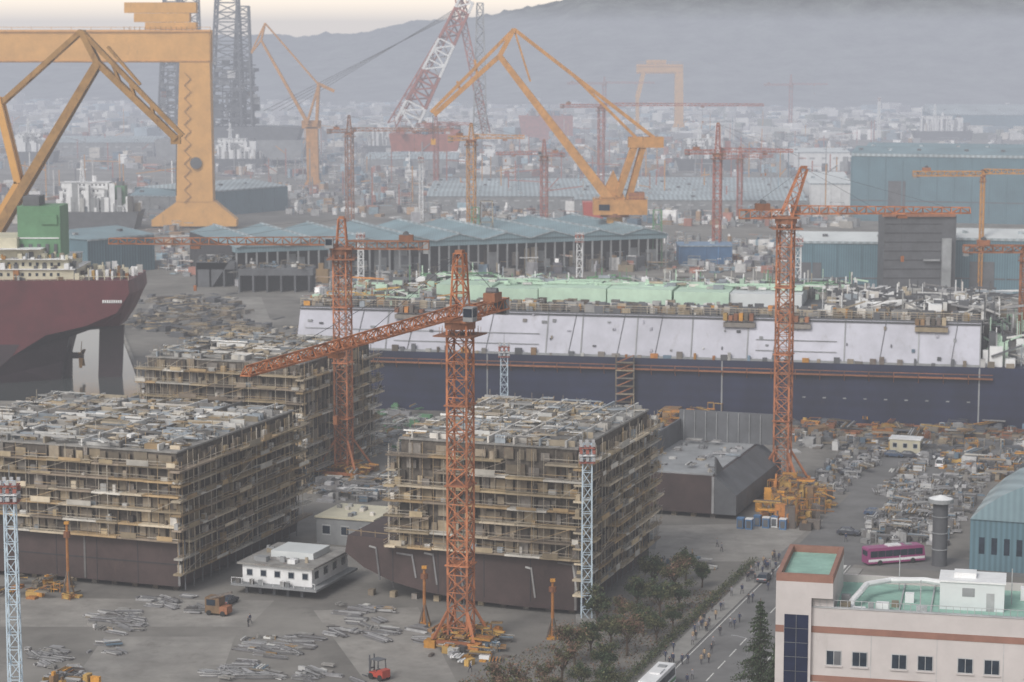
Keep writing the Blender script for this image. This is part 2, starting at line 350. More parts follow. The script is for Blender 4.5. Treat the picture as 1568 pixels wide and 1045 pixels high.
b=block('x',oM,37,38,1.0,6,26,st=2.9,topn=220); b.obj('scaffolded_hull_block')
oC=P(884,944)
hull=[(0,.9),(0,9.5),(-41,10.6),(-41.5,7.6),(-38,5.2),(-33,3.2),(-27,1.9),(-19,1.1),(-10,.8)]
b=block('x',oC,41,42,1.0,9.7,28.0,st=2.6,s0=9.5,hull=hull,topn=360)
for (s,zt,zl,l2) in [(-37,9.0,6.0,1.2),(-32,8.2,7.6,2.8),(-27,8.6,6.0,1.6),(-22,8.4,4.6,1.3),(-9,7.6,4.6,1.0),(-3.4,8.8,7.9,2.6)]:
    b.beam(oC+E*s-D*.12+UP*zt,oC+E*(s+l2)-D*.12+UP*(zt-.2),.12,'gpipe',.3)
    b.beam(oC+E*(s+l2)-D*.12+UP*zt,oC+E*(s+l2+.7)-D*.12+UP*zl*.55,.12,'gpipe',.3)
b.box(oC-E*.5-D*.15,E,D,.4,.12,1,9.3,'gpipe')
for s in range(1,5): b.box(oC-E*(8.2*s)-D*.05,E,D,.12,.06,1.8,9.6,'dark')
for i in range(16): b.beam(oC-E*(41-i*2.6)-D*.3+UP*(10.8-i*.07),oC-E*(41-i*2.6)-D*.3+UP*(12-i*.07),.1,'pole')
b.beam(oC-E*41-D*.3+UP*11.6,oC-E*5-D*.3+UP*10.6,.1,'pole')
b.obj('scaffolded_hull_block')
b=B(); o=P(1093,795); l=o-E*17
b.box(l,E,D,17,40,1,8.6,'hullbrown'); b.box(l+E*.4+D*.4,E,D,16.2,39.2,8.6,8.9,'grey')
b.box(l+D*36,E,D,22,.5,8.9,15.5,'dgrey'); b.box(l,E,D,.4,35.9,8.9,13.5,'dgrey')
b.prism([o+UP*8.9,o+D*6+UP*8.9,o+UP*12.5],E*.4,'dgrey')
b.prism([o+E*.01+UP*1,o+E*4.5+UP*1,o+E*4.5+UP*5,o+E*.01+UP*8.6],D*40,'dgrey')
b.box(o-D*.1,-E,D,.5,.08,1.1,8.5,'gpipe')
for k in range(8): b.box(l+D*(36-.25)+E*(1+k*2.4),E,D,.15,.22,8.9,15.3,'grey')
clutter(b,[l+E*1+D*2+UP*8.9,l+E*15+D*2+UP*8.9,l+E*15+D*34+UP*8.9,l+E*1+D*34+UP*8.9],30,.5,2,.9,['deckjunk','gpipe'])
for x in range(0,17,4):
    for t in (1,20,38): b.box(l+E*x+D*t,E,D,1,1.2,0,1,'inner')
b.obj('open_hull_block')
# ---------------- big navy ship
S0=P(455,622); S1=P(1640,662); A=(S1-S0).normalized(); Nn=V3((-A.y,A.x,0)); Ls=(S1-S0).length
def SP(px):
    r=ray(px,522.5); t=(S0.y*r.x-S0.x*r.y)/(A.x*r.y-A.y*r.x); return t
b=B()
hz_=15.2
b.prism([S0,S0+A*(Ls+60),S0+A*(Ls+60)+Nn*56,S0+Nn*56,S0-A*10+Nn*28],UP*hz_,'navy')
xe=SP(1502)
x=SP(452)
def slope(x,f,off=0):
    return S0+A*x+Nn*(.6+4.4*f-off)+UP*(hz_+(25.4-hz_)*f)
while x<xe:
    ln=R.choice([9,12,14,18,24]); ln=min(ln,xe-x)
    a0=S0+A*(x+.06); a1=S0+A*(x+ln-.06)
    b.hexa([a0+Nn*.6+UP*hz_,a1+Nn*.6+UP*hz_,a1+Nn*12+UP*hz_,a0+Nn*12+UP*hz_,a0+Nn*5+UP*25.4,a1+Nn*5+UP*25.4,a1+Nn*12+UP*25.4,a0+Nn*12+UP*25.4],'lav')
    b.beam(slope(x+ln-.06,0,.05),slope(x+ln-.06,1,.05),.3,'grey')
    if R.random()<.7:
        c=R.uniform(.2,.7)*ln+x; b.beam(slope(c,0,.1),slope(c+1.5,1,.1),.16,'dgrey')
    if R.random()<.35:
        for f in (.25,.5): b.beam(slope(x+2,f,.2),slope(x+ln-2,f,.2),.18,'grey')
    for k in range(4):
        f=R.uniform(.05,.95); q=slope(x+R.uniform(0,ln-1),f,.4); b.box(q,A,Nn,R.uniform(.2,1.3),.5,-.2,R.uniform(.1,.7),R.choice(['dgrey','grey','junk','lav']))
    x+=ln
b.beam(slope(SP(452),.02,.3),slope(xe,.02,.3),.6,'grey'); b.beam(slope(SP(452),.97,.2),slope(xe,.97,.2),.4,'dgrey')
b.box(S0+A*SP(452)+Nn*12,A,Nn,xe-SP(452),44,hz_,24.6,'lav')
b.box(S0+A*SP(452)+Nn*5,A,Nn,xe-SP(452),51,25.41,25.8,'dgrey')
for k in range(900):
    x=R.uniform(SP(455),xe-2); t=R.uniform(5,15); s=R.uniform(.4,2.4)
    b.box(S0+A*x+Nn*t,A,Nn,s,R.uniform(.4,1.6),25.8,25.8+R.uniform(.4,2.4),R.choice(['deckjunk','deckjunk','equip','dgrey','dgrey','inner']))
for z in (26.4,27.0,27.6): b.beam(S0+A*SP(452)+Nn*5.3+UP*z,S0+A*xe+Nn*5.3+UP*z,.14,'pole')
x=SP(452)
while x<xe: b.beam(S0+A*x+Nn*5.3+UP*25.8,S0+A*x+Nn*5.3+UP*27.7,.12,'pole'); x+=1.6
for px in (1105,1190,1400,600):
    x=SP(px); b.box(S0+A*x+Nn*3.0,A,Nn,8,2.4,23.2,24.3,'inner')
    for k in range(6): b.box(S0+A*(x+k*1.3)+Nn*2.8,A,Nn,1.0,2.0,24.8,25.4+R.random()*1.6,R.choice(['dorange','inner','equip']))
x=SP(600)
while x<Ls:
    b.box(S0+A*x-Nn*.1,A,Nn,R.uniform(.5,2),.7,hz_,hz_+R.uniform(.5,2.1),R.choice(['equip','dgrey','inner','junk'])); x+=R.uniform(1,5)
x=SP(470)
while x<SP(1505):
    b.box(S0+A*x-Nn*1.2,A,Nn,5.8,1.2,12.3,12.6,'dorange'); b.beam(S0+A*x-Nn*1.2+UP*13.5,S0+A*(x+5.8)-Nn*1.2+UP*13.5,.16,'dorange'); b.beam(S0+A*x-Nn*1.1+UP*12.5,S0+A*x-Nn*1.1+UP*13.6,.15,'dorange')
    b.beam(S0+A*x-Nn*.1+UP*11,S0+A*x-Nn*1.1+UP*12.4,.14,'dorange'); x+=6
for px in (745,1105,1500): b.box(S0+A*SP(px)-Nn*.1,A,Nn,.35,.1,.3,hz_-.2,'grey')
for k in range(9): b.box(S0+A*(SP(1230)+k*5)-Nn*.07,A,Nn,.8,.07,6.4,6.7,'grey')
x=SP(945); 
for z in range(0,16,2):
    for k in (0,4.5): b.beam(S0+A*(x+k)-Nn*1.5+UP*z,S0+A*(x+k)-Nn*1.5+UP*(z+2),.3,'inner'); 
    b.beam(S0+A*x-Nn*1.5+UP*z,S0+A*(x+4.5)-Nn*1.5+UP*(z+2),.25,'dorange'); b.box(S0+A*x-Nn*2,A,Nn,4.6,1.8,z,z+.2,'inner')
x=SP(632)
while x<SP(1215):
    ln=R.uniform(9,20); t=R.uniform(25,26)
    mt='lgreen' if not (SP(1045)<x<SP(1110)) else 'roofwhite'
    b.box(S0+A*x+Nn*t,A,Nn,ln,19,25.8,25.8+R.uniform(3.2,4.0),mt); x+=ln+R.uniform(.1,.6)
def lamp_junk(x0,x1,t0,t1,n,zb,hm,mats):
    for k in range(n):
        x=R.uniform(x0,x1); t=R.uniform(t0,t1); c=S0+A*x+Nn*t; q=R.random()
        if q<.5: b.box(c,A,Nn,R.uniform(.5,3.5),R.uniform(.5,3),zb,zb+R.uniform(.4,hm),R.choice(mats))
        elif q<.8: b.beam(c+UP*(zb+R.uniform(.5,hm)),c+A*R.uniform(3,12)+UP*(zb+R.uniform(.5,hm)),R.uniform(.15,.5),R.choice(mats))
        else: b.beam(c+UP*zb,c+UP*(zb+hm*R.uniform(.6,1.5)),R.uniform(.15,.35),R.choice(mats))
lamp_junk(SP(560),SP(1290),45,55,560,25.8,5,['lgreen','white','deckjunk','green','deckjunk','dgrey'])
lamp_junk(SP(640),SP(1215),32,44,160,29.4,1.0,['lgreen','lgreen','deckjunk'])
lamp_junk(SP(1250),SP(1530),8,50,620,25.8,4.5,['deckjunk','deckjunk','gpipe','dgrey','dgrey','white'])
lamp_junk(SP(1505),SP(1640),1,50,460,hz_,8,['white','deckjunk','gpipe','lgreen','dgrey','dgrey'])
lamp_junk(SP(455),SP(640),8,50,220,25.8,3,['deckjunk','gpipe','lgreen','equip'])
b.obj('production_ship')
# ---------------- left ship with maroon stern
b=B(); Yl=608
def LQ(px,py,dy=0):
    q=Q(px,py,Yl); return V3((q.x,Yl+dy,q.z))
prof_c=[(-260,432),(200,430),(203,452),(190,482),(176,506),(130,512),(100,522),(92,560),(90,594),(-260,594)]
prof_o=[(-260,432),(196,430),(198,450),(178,480),(130,500),(70,514),(20,545),(-20,580),(-50,592),(-260,592)]
offs=[(0,1),(3,.55),(9,.05),(21,.05),(27,.55),(30,1)]
vs=[];n=len(prof_c)
for dy,t in offs:
    for (x1,y1),(x2,y2) in zip(prof_c,prof_o): vs.append(LQ(x1*(1-t)+x2*t,y1*(1-t)+y2*t,dy))
fu=[];fl_=[]
for k in range(5):
    for i in range(n):
        f=(k*n+i,(k+1)*n+i,(k+1)*n+(i+1)%n,k*n+(i+1)%n)
        (fl_ if i>=4 and i<=8 else fu).append(f)
b.add(vs,fu+[tuple(range(n)),tuple(range(n*5,n*6))[::-1]],'maroon'); b.add(vs,fl_,'darkhull')
b.prism([LQ(18,546,-.12),LQ(-20,580,-.12),LQ(-50,592,-.12),LQ(-260,592,-.12),LQ(-260,528,-.12),LQ(30,528,-.12)],V3((0,.1,0)),'darkhull')
b.prism([LQ(138,511,14),LQ(176,508,14),LQ(172,600,14),LQ(136,600,14)],V3((0,1.6,0)),'darkhull')
b.prism([LQ(60,510,14),LQ(60,600,14),LQ(94,600,14),LQ(94,510,14)],V3((0,2,0)),'darkhull')
b.cyl(LQ(90,556,15),LQ(112,556,15),.9,'darkhull')
for k in range(5):
    a=k*math.pi*.4+.3; c=LQ(108,556,15); b.beam(c,c+V3((0.3,math.cos(a)*4,math.sin(a)*4)),1.4,'yelbrown',.3,.8)
for i in range(34):
    c=LQ(-200+i*12,430,.4); b.beam(c,c+UP*1.2,.12,'cream'); 
b.beam(LQ(-200,424,.4),LQ(196,424,.4),.12,'cream')
dz=Q(0,431,Yl).z; X=V3((1,0,0)); Yv=V3((0,1,0))
def L0(px): return LQ(px,431,0)
def lb(p0,p1,t0,t1,z0,z1,m): 
    q=L0(p0); b.box(V3((q.x,Yl+t0,0)),X,Yv,L0(p1).x-q.x,t1-t0,dz+z0,dz+z1,m)
lb(-200,112,4,26,0,2.8,'cream'); lb(-200,100,5,25,2.8,5.6,'cream'); lb(-200,60,6,24,5.6,8.4,'cream'); lb(-200,20,6,24,8.4,11.5,'cream')
for z in (2.8,5.6,8.4): lb(-190,(112,100,60)[int(z/2.9)],3.4,26.5,z,z+.2,'white')
for k in range(14):
    for z in (.9,3.7): lb(-60+k*11,-56+k*11,3.9 if z<2 else 4.9,4.1 if z<2 else 5.1,z,z+1,'glass')
lb(18,84,9,21,5.6,20,'green'); lb(25,50,11,19,20,22.6,'dgrey'); lb(55,80,8.5,21.5,15,17.6,'green'); lb(20,82,8.8,21.2,11,11.3,'white')
for k in range(5): lb(22+k*13,27+k*13,8.7,9.0,7,9.5,'dgrey')
for k in range(170):
    x=R.uniform(-20,190); b.box(LQ(x,431,R.uniform(1,27)),X,Yv,R.uniform(.3,2.0),R.uniform(.4,2),0,R.uniform(.4,3.2),R.choice(['cream','deckjunk','equip','white','dgrey','dgrey']))
for k in range(80):
    x=R.uniform(-20,110); b.box(LQ(x,431,R.uniform(3,8))+UP*R.choice([2.9,5.7]),X,Yv,R.uniform(.3,1.5),R.uniform(.4,2),0,R.uniform(.4,2),R.choice(['cream','deckjunk','equip','white','dgrey']))
for k in range(6):
    c=LQ(120+k*12,431,R.uniform(3,20)); b.cyl(c,c+UP*R.uniform(2,5),.2,'cream')
for k in range(9): b.box(LQ(157+k*3.4,462,-0.1)+V3((0,.2,0)),X,-Yv,.4,.35,-.4,.4,'white')
b.obj('cargo_ship')
# ---------------- lattice cranes
def towercrane(name,base,top_py_slew,head_py,yaw,jl,cl,mw=2.8,luff=0,main='orange',jm='orange',lean=0,foot=5,detail=1):
    b=B(); Y=base.y
    zs=Q(784,top_py_slew,Y).z; zh=Q(784,head_py,Y).z
    n=max(6,int(zs/(mw*(.85 if detail<1.5 else 1.05))))
    b.truss(base,base+UP*zs,mw,mw,n,.28*detail,.12*detail,main,upv=V3((math.sin(ang),math.cos(ang),0)),X=detail<1.5)
    dj=V3((math.cos(yaw),math.sin(yaw),0)); sd=V3((-dj.y,dj.x,0)); T=base+UP*zs
    if detail<1.5:
        for k in range(int(zs/6)): b.box(base+E*.2-D*mw*.4+UP*(3+k*6),E,D,mw*.25,mw*.8,0,.12,'dorange')
        b.beam(base+E*.5+UP*1,base+E*.5+UP*zs,.12,'dgrey'); b.beam(base+E*.9+UP*1,base+E*.9+UP*zs,.1,'dorange')
        for k in (1,2,3):
            z=zs*k/4; b.box(base-E*mw*.62-D*mw*.62+UP*z,E,D,mw*1.24,mw*1.24,0,.22,main)
    b.cyl(T-UP*.6,T+UP*.5,mw*.75,'dorange',12); b.box(T-dj*mw*.8-sd*mw*.8+UP*.0,dj,sd,mw*1.6,mw*1.6,.5,.9,'dorange')
    b.box(T+dj*mw*.5+sd*mw*.6,dj,sd,1.8,1.6,.9,3.1,'grey'); b.box(T+dj*(mw*.5+1.81)+sd*(mw*.6+.1),dj,sd,.05,1.4,1.6,2.9,'glass'); b.box(T+dj*(mw*.5+.2)+sd*(mw*.6+1.61),dj,sd,1.4,.05,1.6,2.9,'glass')
    b.box(T-dj*mw-sd*mw,dj,sd,mw*2,mw*2,-1.7,-1.5,'dorange')
    for k in range(12):
        a=k/12*6.283; c=T+V3((math.cos(a)*mw,math.sin(a)*mw,-1.5)); b.beam(c,c+UP*1.1,.07,'dorange')
    H_=base+UP*zh+dj*lean
    b.truss(T+UP*.9,H_,mw*.75,mw*.3 if detail>1.2 else mw*.45,max(3,int((zh-zs)/2.2)),.22*detail,.13*detail,main,upv=sd)
    b.box(H_-dj*.6-sd*.6,dj,sd,1.2,1.2,0,.5,'dorange')
    J0=T+UP*1.4+dj*mw*.3; J1=J0+dj*(jl*math.cos(luff))+UP*(jl*math.sin(luff))
    b.truss(J0,J1,1.9,1.3,int(jl/2.0),.2*detail,.12*detail,jm,tri=True)
    K0=T+UP*1.4-dj*mw*.3; K1=K0-dj*cl
    b.truss(K0,K1,1.7,1.7,max(3,int(cl/2.2)),.22*detail,.13*detail,jm)
    b.box(K1-sd*.9,dj,sd,1.2,1.8,-1.8,.8,'grey'); b.box(K1+dj*1.3-sd*.9,dj,sd,1.0,1.8,-1.5,.7,'dgrey'); b.box(K1+dj*3.4-sd*1,dj,sd,3,2,.8,2.2,'dorange'); b.cyl(K1+dj*5-sd*.9+UP*2.4,K1+dj*5+sd*.9+UP*2.4,.6,'dgrey')
    cb=.06 if detail<1.5 else .12
    for t in (.45,.85): b.beam(H_,J0.lerp(J1,t)+UP*1.5,cb,'dgrey')
    b.beam(H_,K1+dj*1.5+UP*.8,cb,'dgrey')
    tr=J0.lerp(J1,.62); b.box(tr-sd*.8-dj*1,dj,sd,2,1.6,-1,-.4,'dorange'); b.beam(tr-UP*1,tr-UP*9,cb,'dgrey'); b.box(tr-sd*.3-UP*10.2,dj,sd,.6,.6,0,1.2,'dorange')
    if foot:
        for sx in (-1,1):
            for sy in (-1,1):
                c=base+E*sx*foot+D*sy*foot
                b.beam(c+UP*.6,base+E*sx*mw*.5+D*sy*mw*.5+UP*foot*1.5,.4,main); b.box(c-E*.9-D*.9,E,D,1.8,1.8,0,1.2,'equip')
            b.beam(base+E*sx*foot-D*foot+UP*.8,base+E*sx*foot+D*foot+UP*.8,.6,main); b.beam(base-E*foot+D*sx*foot+UP*.9,base+E*foot+D*sx*foot+UP*.9,.6,main)
        clutter(b,[base+E*-foot-D*foot,base+E*foot-D*foot,base+E*foot+D*foot,base-E*foot+D*foot],60,.6,2.2,2.4,['equip'])
    return b.obj(name)
bA=P(706,985)
TA=Q(706,495,bA.y); tipA=P(383,572,TA.z+1.4); dA=tipA-TA
towercrane('tower_crane',bA,497,388,math.atan2(dA.y,dA.x),math.hypot(dA.x,dA.y),17,mw=3.2,foot=3.6,detail=1.15)
bB=P(527,725)
towercrane('tower_crane',bB,385,335,math.radians(177),50,18,mw=3.0,foot=5.0,detail=1.15,main='orange',jm='dorange')
bC=P(1197,745)
towercrane('tower_crane',bC,338,258,math.radians(3),38,9,mw=3.1,foot=5,lean=3.6,detail=1.2)
def far(px,by,ty,jy,jx0,jx1,col='redcr',mw=2.6):
    bs=P(px,by); Y=bs.y; sc=Y/FP
    jl=(jx1-px)*sc; cl=(px-jx0)*sc; yaw=0
    if cl>jl: jl,cl=cl,jl; yaw=math.pi
    towercrane('tower_crane',bs,jy,ty,yaw+R.uniform(-.05,.05),max(jl,8),max(cl,5),mw=mw,foot=0,main=col,jm=col,detail=1.7)
far(536,345,178,205,505,692,'dorange',3.2); far(722,402,190,217,690,800,'yelorange',3); far(833,345,215,241,762,862,'redcr',3)
far(1097,402,190,238,1050,1208,'redcr',3.0); far(1132,335,226,245,1095,1180,'redcr',2.4); far(920,310,160,166,860,1165,'redcr',3.2)
far(1500,455,262,272,1395,1640,'yelorange',1.2); far(1560,640,378,390,1470,1650,'dorange',1.2); far(1210,205,115,132,1170,1265,'redcr',3); far(925,210,118,130,870,1000,'redcr',3)
far(668,300,170,195,640,720,'redcr',2.5)
b=B(); clutter(b,[P(1150,800),P(1235,815),P(1275,765),P(1180,752)],150,1.0,3.6,4.5,['equip'],pipes=.15)
for k in range(9):
    c=bil([P(1150,800),P(1230,812),P(1270,770),P(1185,755)],R.random(),R.random()); b.truss(c,c+UP*R.uniform(3,7),1.6,1.6,4,.3,.18,'equip'); b.box(c-E*1-D*1,E,D,2,1.6,0,R.uniform(2,4.5),'equip')
b.obj('crane_base_machinery')
# ---------------- yellow double-link luffing cranes
def link(b,pa,pb,Y,t,m,off0=0,off1=0,t2=None):
    a=Q(pa[0],pa[1],Y); c=Q(pb[0],pb[1],Y)
    for s in (-1,1): b.beam(a+V3((0,s*off0,0)),c+V3((0,s*off1,0)),t,m,None,t2)
    if off0>0 or off1>0:
        n=6
        for i in range(n):
            u=i/n; u2=(i+1)/n; b.beam(a.lerp(c,u)+V3((0,-(off0+(off1-off0)*u),0)),a.lerp(c,u2)+V3((0,(off0+(off1-off0)*u2),0)),t*.35,m)
b=B(); Y=P(942,402).y; m='yelorange'
c0=Q(941,402,Y); b.cyl(c0,Q(941,332,Y),4.2,'yellow',14,3.5)
b.box(c0-V3((6,6,0)),V3((1,0,0)),V3((0,1,0)),12,12,0,2,'yellow')
hz0=Q(941,332,Y); b.cyl(hz0,hz0+UP*1.6,6.2,'dorange',16)
o=Q(908,328,Y)-V3((0,6,0)); wd=Q(990,328,Y).x-Q(908,328,Y).x
b.box(o,V3((1,0,0)),V3((0,1,0)),wd,12,0,6.5,m); b.box(o+V3((wd*.1,-.3,0)),V3((1,0,0)),V3((0,1,0)),wd*.2,.3,2,4.5,'glass'); b.box(o+V3((wd*.65,1,6.5)),V3((1,0,0)),V3((0,1,0)),wd*.3,8,0,3,'dorange')
for k in range(8): b.beam(o+V3((wd*k/7,-.2,6.5)),o+V3((wd*k/7,-.2,7.7)),.2,m)
b.beam(o+V3((0,-.2,7.7)),o+V3((wd,-.2,7.7)),.2,m)
b.prism([Q(918,306,Y-4),Q(958,306,Y-4),Q(940,262,Y-4)],V3((0,8,0)),m)
link(b,(935,308),(765,86),Y,4.2,m,3.6,1.6,2.4)
link(b,(945,300),(975,212),Y,2.6,m,3.6,2.2); link(b,(962,305),(987,214),Y,2.2,m,3.6,2.2)
link(b,(787,45),(1005,214),Y,1.5,m,1.6,2.2); link(b,(870,108),(975,212),Y,1.2,m,1.6,2.2)
link(b,(765,86),(665,176),Y,2.0,m,1.6,.6); link(b,(787,45),(660,172),Y,1.4,m,1.6,.6); link(b,(787,45),(765,86),Y,2,m,1.6,1.6)
link(b,(727,92),(731,116),Y,1,m,1,1); link(b,(700,125),(705,139),Y,1,m,.8,.8); link(b,(787,45),(812,125),Y,.8,m,1.6,1.6)
o=Q(962,226,Y)-V3((0,4,0)); b.box(o,V3((1,0,0)),V3((0,1,0)),15,8,0,4.5,m)
b.beam(Q(663,176,Y),Q(663,215,Y),.3,'dgrey'); b.box(Q(660,222,Y),V3((1,0,0)),V3((0,1,0)),2,2,0,2.5,'yellow')
b.obj('level_luffing_crane')
b=B(); Y=700; m='yelbrown'
link(b,(-30,400),(150,97),Y,3.2,m,3,1.4,2.4); link(b,(150,97),(270,213),Y,1.9,m,1.4,.5); link(b,(125,48),(280,208),Y,1.3,m,1.4,.5)
link(b,(125,48),(150,97),Y,1.8,m,1.4,1.4); link(b,(125,48),(-60,215),Y,1.5,m,1.4,2); link(b,(165,72),(215,130),Y,.8,m,.8,.8)
for a_,c_ in (((170,92),(186,132)),((200,128),(208,153)),((232,160),(236,181))): link(b,a_,c_,Y,.8,m,1,1)
link(b,(-60,215),(-50,400),Y,3,'yellow',3,3); link(b,(-2,150),(30,280),Y,2.2,'yellow',2,2); link(b,(-60,215),(-2,150),Y,2.2,'yellow',2,2); link(b,(30,280),(-30,380),Y,2.2,'yellow',2,2)
c=Q(-60,400,Y); b.box(c-V3((6,6,0)),V3((1,0,0)),V3((0,1,0)),14,12,-8,4,'yellow'); g_=V3((c.x,c.y,0)); b.cyl(g_,c-UP*8,4.5,'yellow',14,3.8)
b.beam(Q(270,213,Y),Q(270,300,Y),.2,'dgrey'); b.box(Q(262,216,Y)-V3((0,1,0)),V3((1,0,0)),V3((0,1,0)),3,2,-1,1.6,m)
b.obj('level_luffing_crane')
b=B(); Y=P(480,292).y; m='yelorange'
b.prism([Q(462,292,Y),Q(498,292,Y),Q(488,275,Y),Q(486,195,Y),Q(468,195,Y),Q(470,275,Y)],V3((0,7,0)),m)
b.box(Q(462,197,Y),V3((1,0,0)),V3((0,1,0)),12,8,0,5,m)
link(b,(472,190),(400,62),Y,2,m,2,1,1.3); link(b,(406,36),(400,62),Y,1.2,m,1,1); link(b,(406,36),(488,130),Y,.9,m,1,2); link(b,(488,130),(485,190),Y,1.8,m,2,2); link(b,(488,130),(470,190),Y,1.2,m,2,2)
link(b,(406,36),(385,80),Y,.9,m,.8,.3); link(b,(400,62),(385,82),Y,1,m,.8,.3); b.beam(Q(486,128,Y),Q(512,140,Y),2,m)
b.obj('level_luffing_crane')
b=B(); Y=1500
b.truss(Q(622,192,Y),Q(715,0,Y),15,9,12,1.6,1.0,'white','redcr',upv=V3((0,1,0)),alt=3)
b.truss(Q(622,192,Y+20),Q(715,0,Y+20),13,9,12,1.4,.9,'white','redcr',upv=V3((0,1,0)),alt=3)
for k in range(4): b.beam(Q(700,12+k*3,Y),Q(440-k*12,170,Y),.4,'dgrey')
b.truss(Q(600,192,Y),Q(718,-10,Y),6,5,14,.8,.5,'redcr')
b.prism([Q(600,232,Y-10),Q(700,232,Y-10),Q(705,206,Y-10),Q(595,206,Y-10)],V3((0,40,0)),'redcr')
clutter(b,[Q(600,206,Y-10),Q(700,206,Y-10),Q(700,206,Y-10)+V3((0,35,0)),Q(600,206,Y-10)+V3((0,35,0))],60,3,9,9,['redcr','farjunk'])
b.truss(Q(735,205,Y),Q(735,5,Y),9,4,14,.9,.6,'grey'); b.truss(Q(745,205,Y),Q(700,-10,Y),5,4,14,.8,.5,'redcr'); b.obj('floating_crane')
def goliath(name,Y,beam,legx,base_y,bw,m,trol=None,leg2=None,dep=9):
    b=B(); X=V3((1,0,0)); Yv=V3((0,1,0))
    x0,x1,y0,y1=beam
    for s in (0,dep*.65):
        b.prism([Q(x0,y1,Y)+Yv*s,Q(x1,y1,Y)+Yv*s,Q(x1,y0,Y)+Yv*s,Q(x0,y0,Y)+Yv*s],Yv*dep*.35,m)
    lx0,lx1,bx0,bx1=legx; bs=base_y
    h_=(bs-y1); off=-Yv*.25; dd=Yv*(dep+.5)
    b.prism([Q(bx0+(lx0-bx0)*.85,bs-h_*.15,Y)+off,Q(bx1-(bx1-lx1)*.85,bs-h_*.15,Y)+off,Q(lx1,y0+2,Y)+off,Q(lx0,y0+2,Y)+off],dd,m)
    b.prism([Q(bx0,bs,Y),Q(bx1,bs,Y),Q(bx1,bs-h_*.04,Y),Q(lx1+8*(bx1-bx0)/130,bs-h_*.155,Y),Q(lx0-4*(bx1-bx0)/130,bs-h_*.155,Y),Q(bx0,bs-h_*.04,Y)],Yv*dep,m)
    if leg2 is not None:
        for d_ in (-1,1): 
            a=Q(leg2,y1,Y)+Yv*dep*.5; c=Q(leg2,bs,Y)+Yv*dep*.5+X*d_*25; b.beam(a,c,4,m)
        b.beam(Q(leg2,bs,Y)+Yv*dep*.5-X*28+UP*2,Q(leg2,bs,Y)+Yv*dep*.5+X*28+UP*2,4,m)
    for k in range(6):
        c=Q(bx0+6+(bx1-bx0-12)*k/5,bs,Y); b.box(V3((c.x-1.5,c.y+1,0)),X,Yv,3,dep-2,0,c.z-.05 if c.z>0.3 else 1.5,'dgrey')
    if trol:
        for (a,c,d_,e) in trol: b.prism([Q(a,e,Y+1),Q(c,e,Y+1),Q(c,d_,Y+1),Q(a,d_,Y+1)],Yv*(dep-2),m)
        for k in range(14): 
            c=Q(trol[0][0]+k*8,y0,Y-.2); b.beam(c,c+UP*1.6,.3,'yelbrown')
    for k in range(30):
        c=Q(x0+(x1-x0)*k/29,y0,Y-.1); b.beam(c,c+UP*1.4,.22,m)
    b.beam(Q(x0,y0-4,Y-.1),Q(x1,y0-4,Y-.1),.22,m); b.beam(Q(x0,y0+3,Y-.4),Q(x1,y0+3,Y-.4),.5,'yelorange'); b.beam(Q(x0,y1-2,Y-.4),Q(x1,y1-2,Y-.4),.5,'yelorange')
    if dep==9 and bw>100:
        for k in range(20): # stair and ladder on leg, cable reel
            c=Q(lx0+6+(k%2)*10,y1+15+k*10,Y-.7); c2=Q(lx0+6+((k+1)%2)*10,y1+25+k*10,Y-.7); b.beam(c,c2,.3,'yelbrown')
        b.cyl(Q(300,250,Y-1.6),Q(300,250,Y-.6),3,'dgrey',16)
    return b.obj(name)
goliath('goliath_gantry_crane',1135,(-560,322,46,96),(276,320,232,362),347,130,'yellow',trol=[(190,300,4,20),(205,290,20.5,34),(222,300,34.5,45.5)],leg2=-500)
goliath('goliath_gantry_crane',2350,(975,1046,99,113),(1034,1046,1028,1050),204,20,'yellow',trol=[(990,1020,92,98.5)],leg2=None,dep=10)
b=B(); Y=2350; link(b,(985,112),(976,150),Y,4,'yellow',6,6); link(b,(976,150),(976,204),Y,3,'yellow',6,6); b.obj('gantry_support_leg')
b=B(); Y=1750
for (x,t,w_) in ((262,-10,18),(290,-60,20),(348,-40,26),(372,10,16)):
    b.truss(Q(x,195,Y),Q(x,t,Y),w_,w_*.55,16,1.3,.8,'dgrey'); 
    for k in range(8): q=Q(x,30+k*20,Y); b.box(q-V3((w_*.35,3,0)),V3((1,0,0)),V3((0,1,0)),w_*.7,6,0,.9,'grey')
for y in range(100,200,10):
    for x in range(248,390,10):
        if R.random()<.75: q=Q(x+R.uniform(-3,3),y,Y+R.uniform(-8,8)); b.box(q,V3((1,0,0)),V3((0,1,0)),R.uniform(2,7),R.uniform(2,7),0,R.uniform(1,6),R.choice(['dgrey','dgrey','farjunk','grey']))
    b.beam(Q(245,y,Y),Q(392,y,Y),.9,'dgrey')
for x in range(245,395,12): b.beam(Q(x,200,Y),Q(x,105,Y),.9,'dgrey')
b.prism([Q(325,228,Y-15),Q(450,228,Y-15),Q(460,195,Y-15),Q(325,195,Y-15)],V3((0,40,0)),'dgrey')
b.prism([Q(240,245,Y-16),Q(460,245,Y-16),Q(470,215,Y-16),Q(236,215,Y-16)],V3((0,42,0)),'grey')
b.obj('drillship')
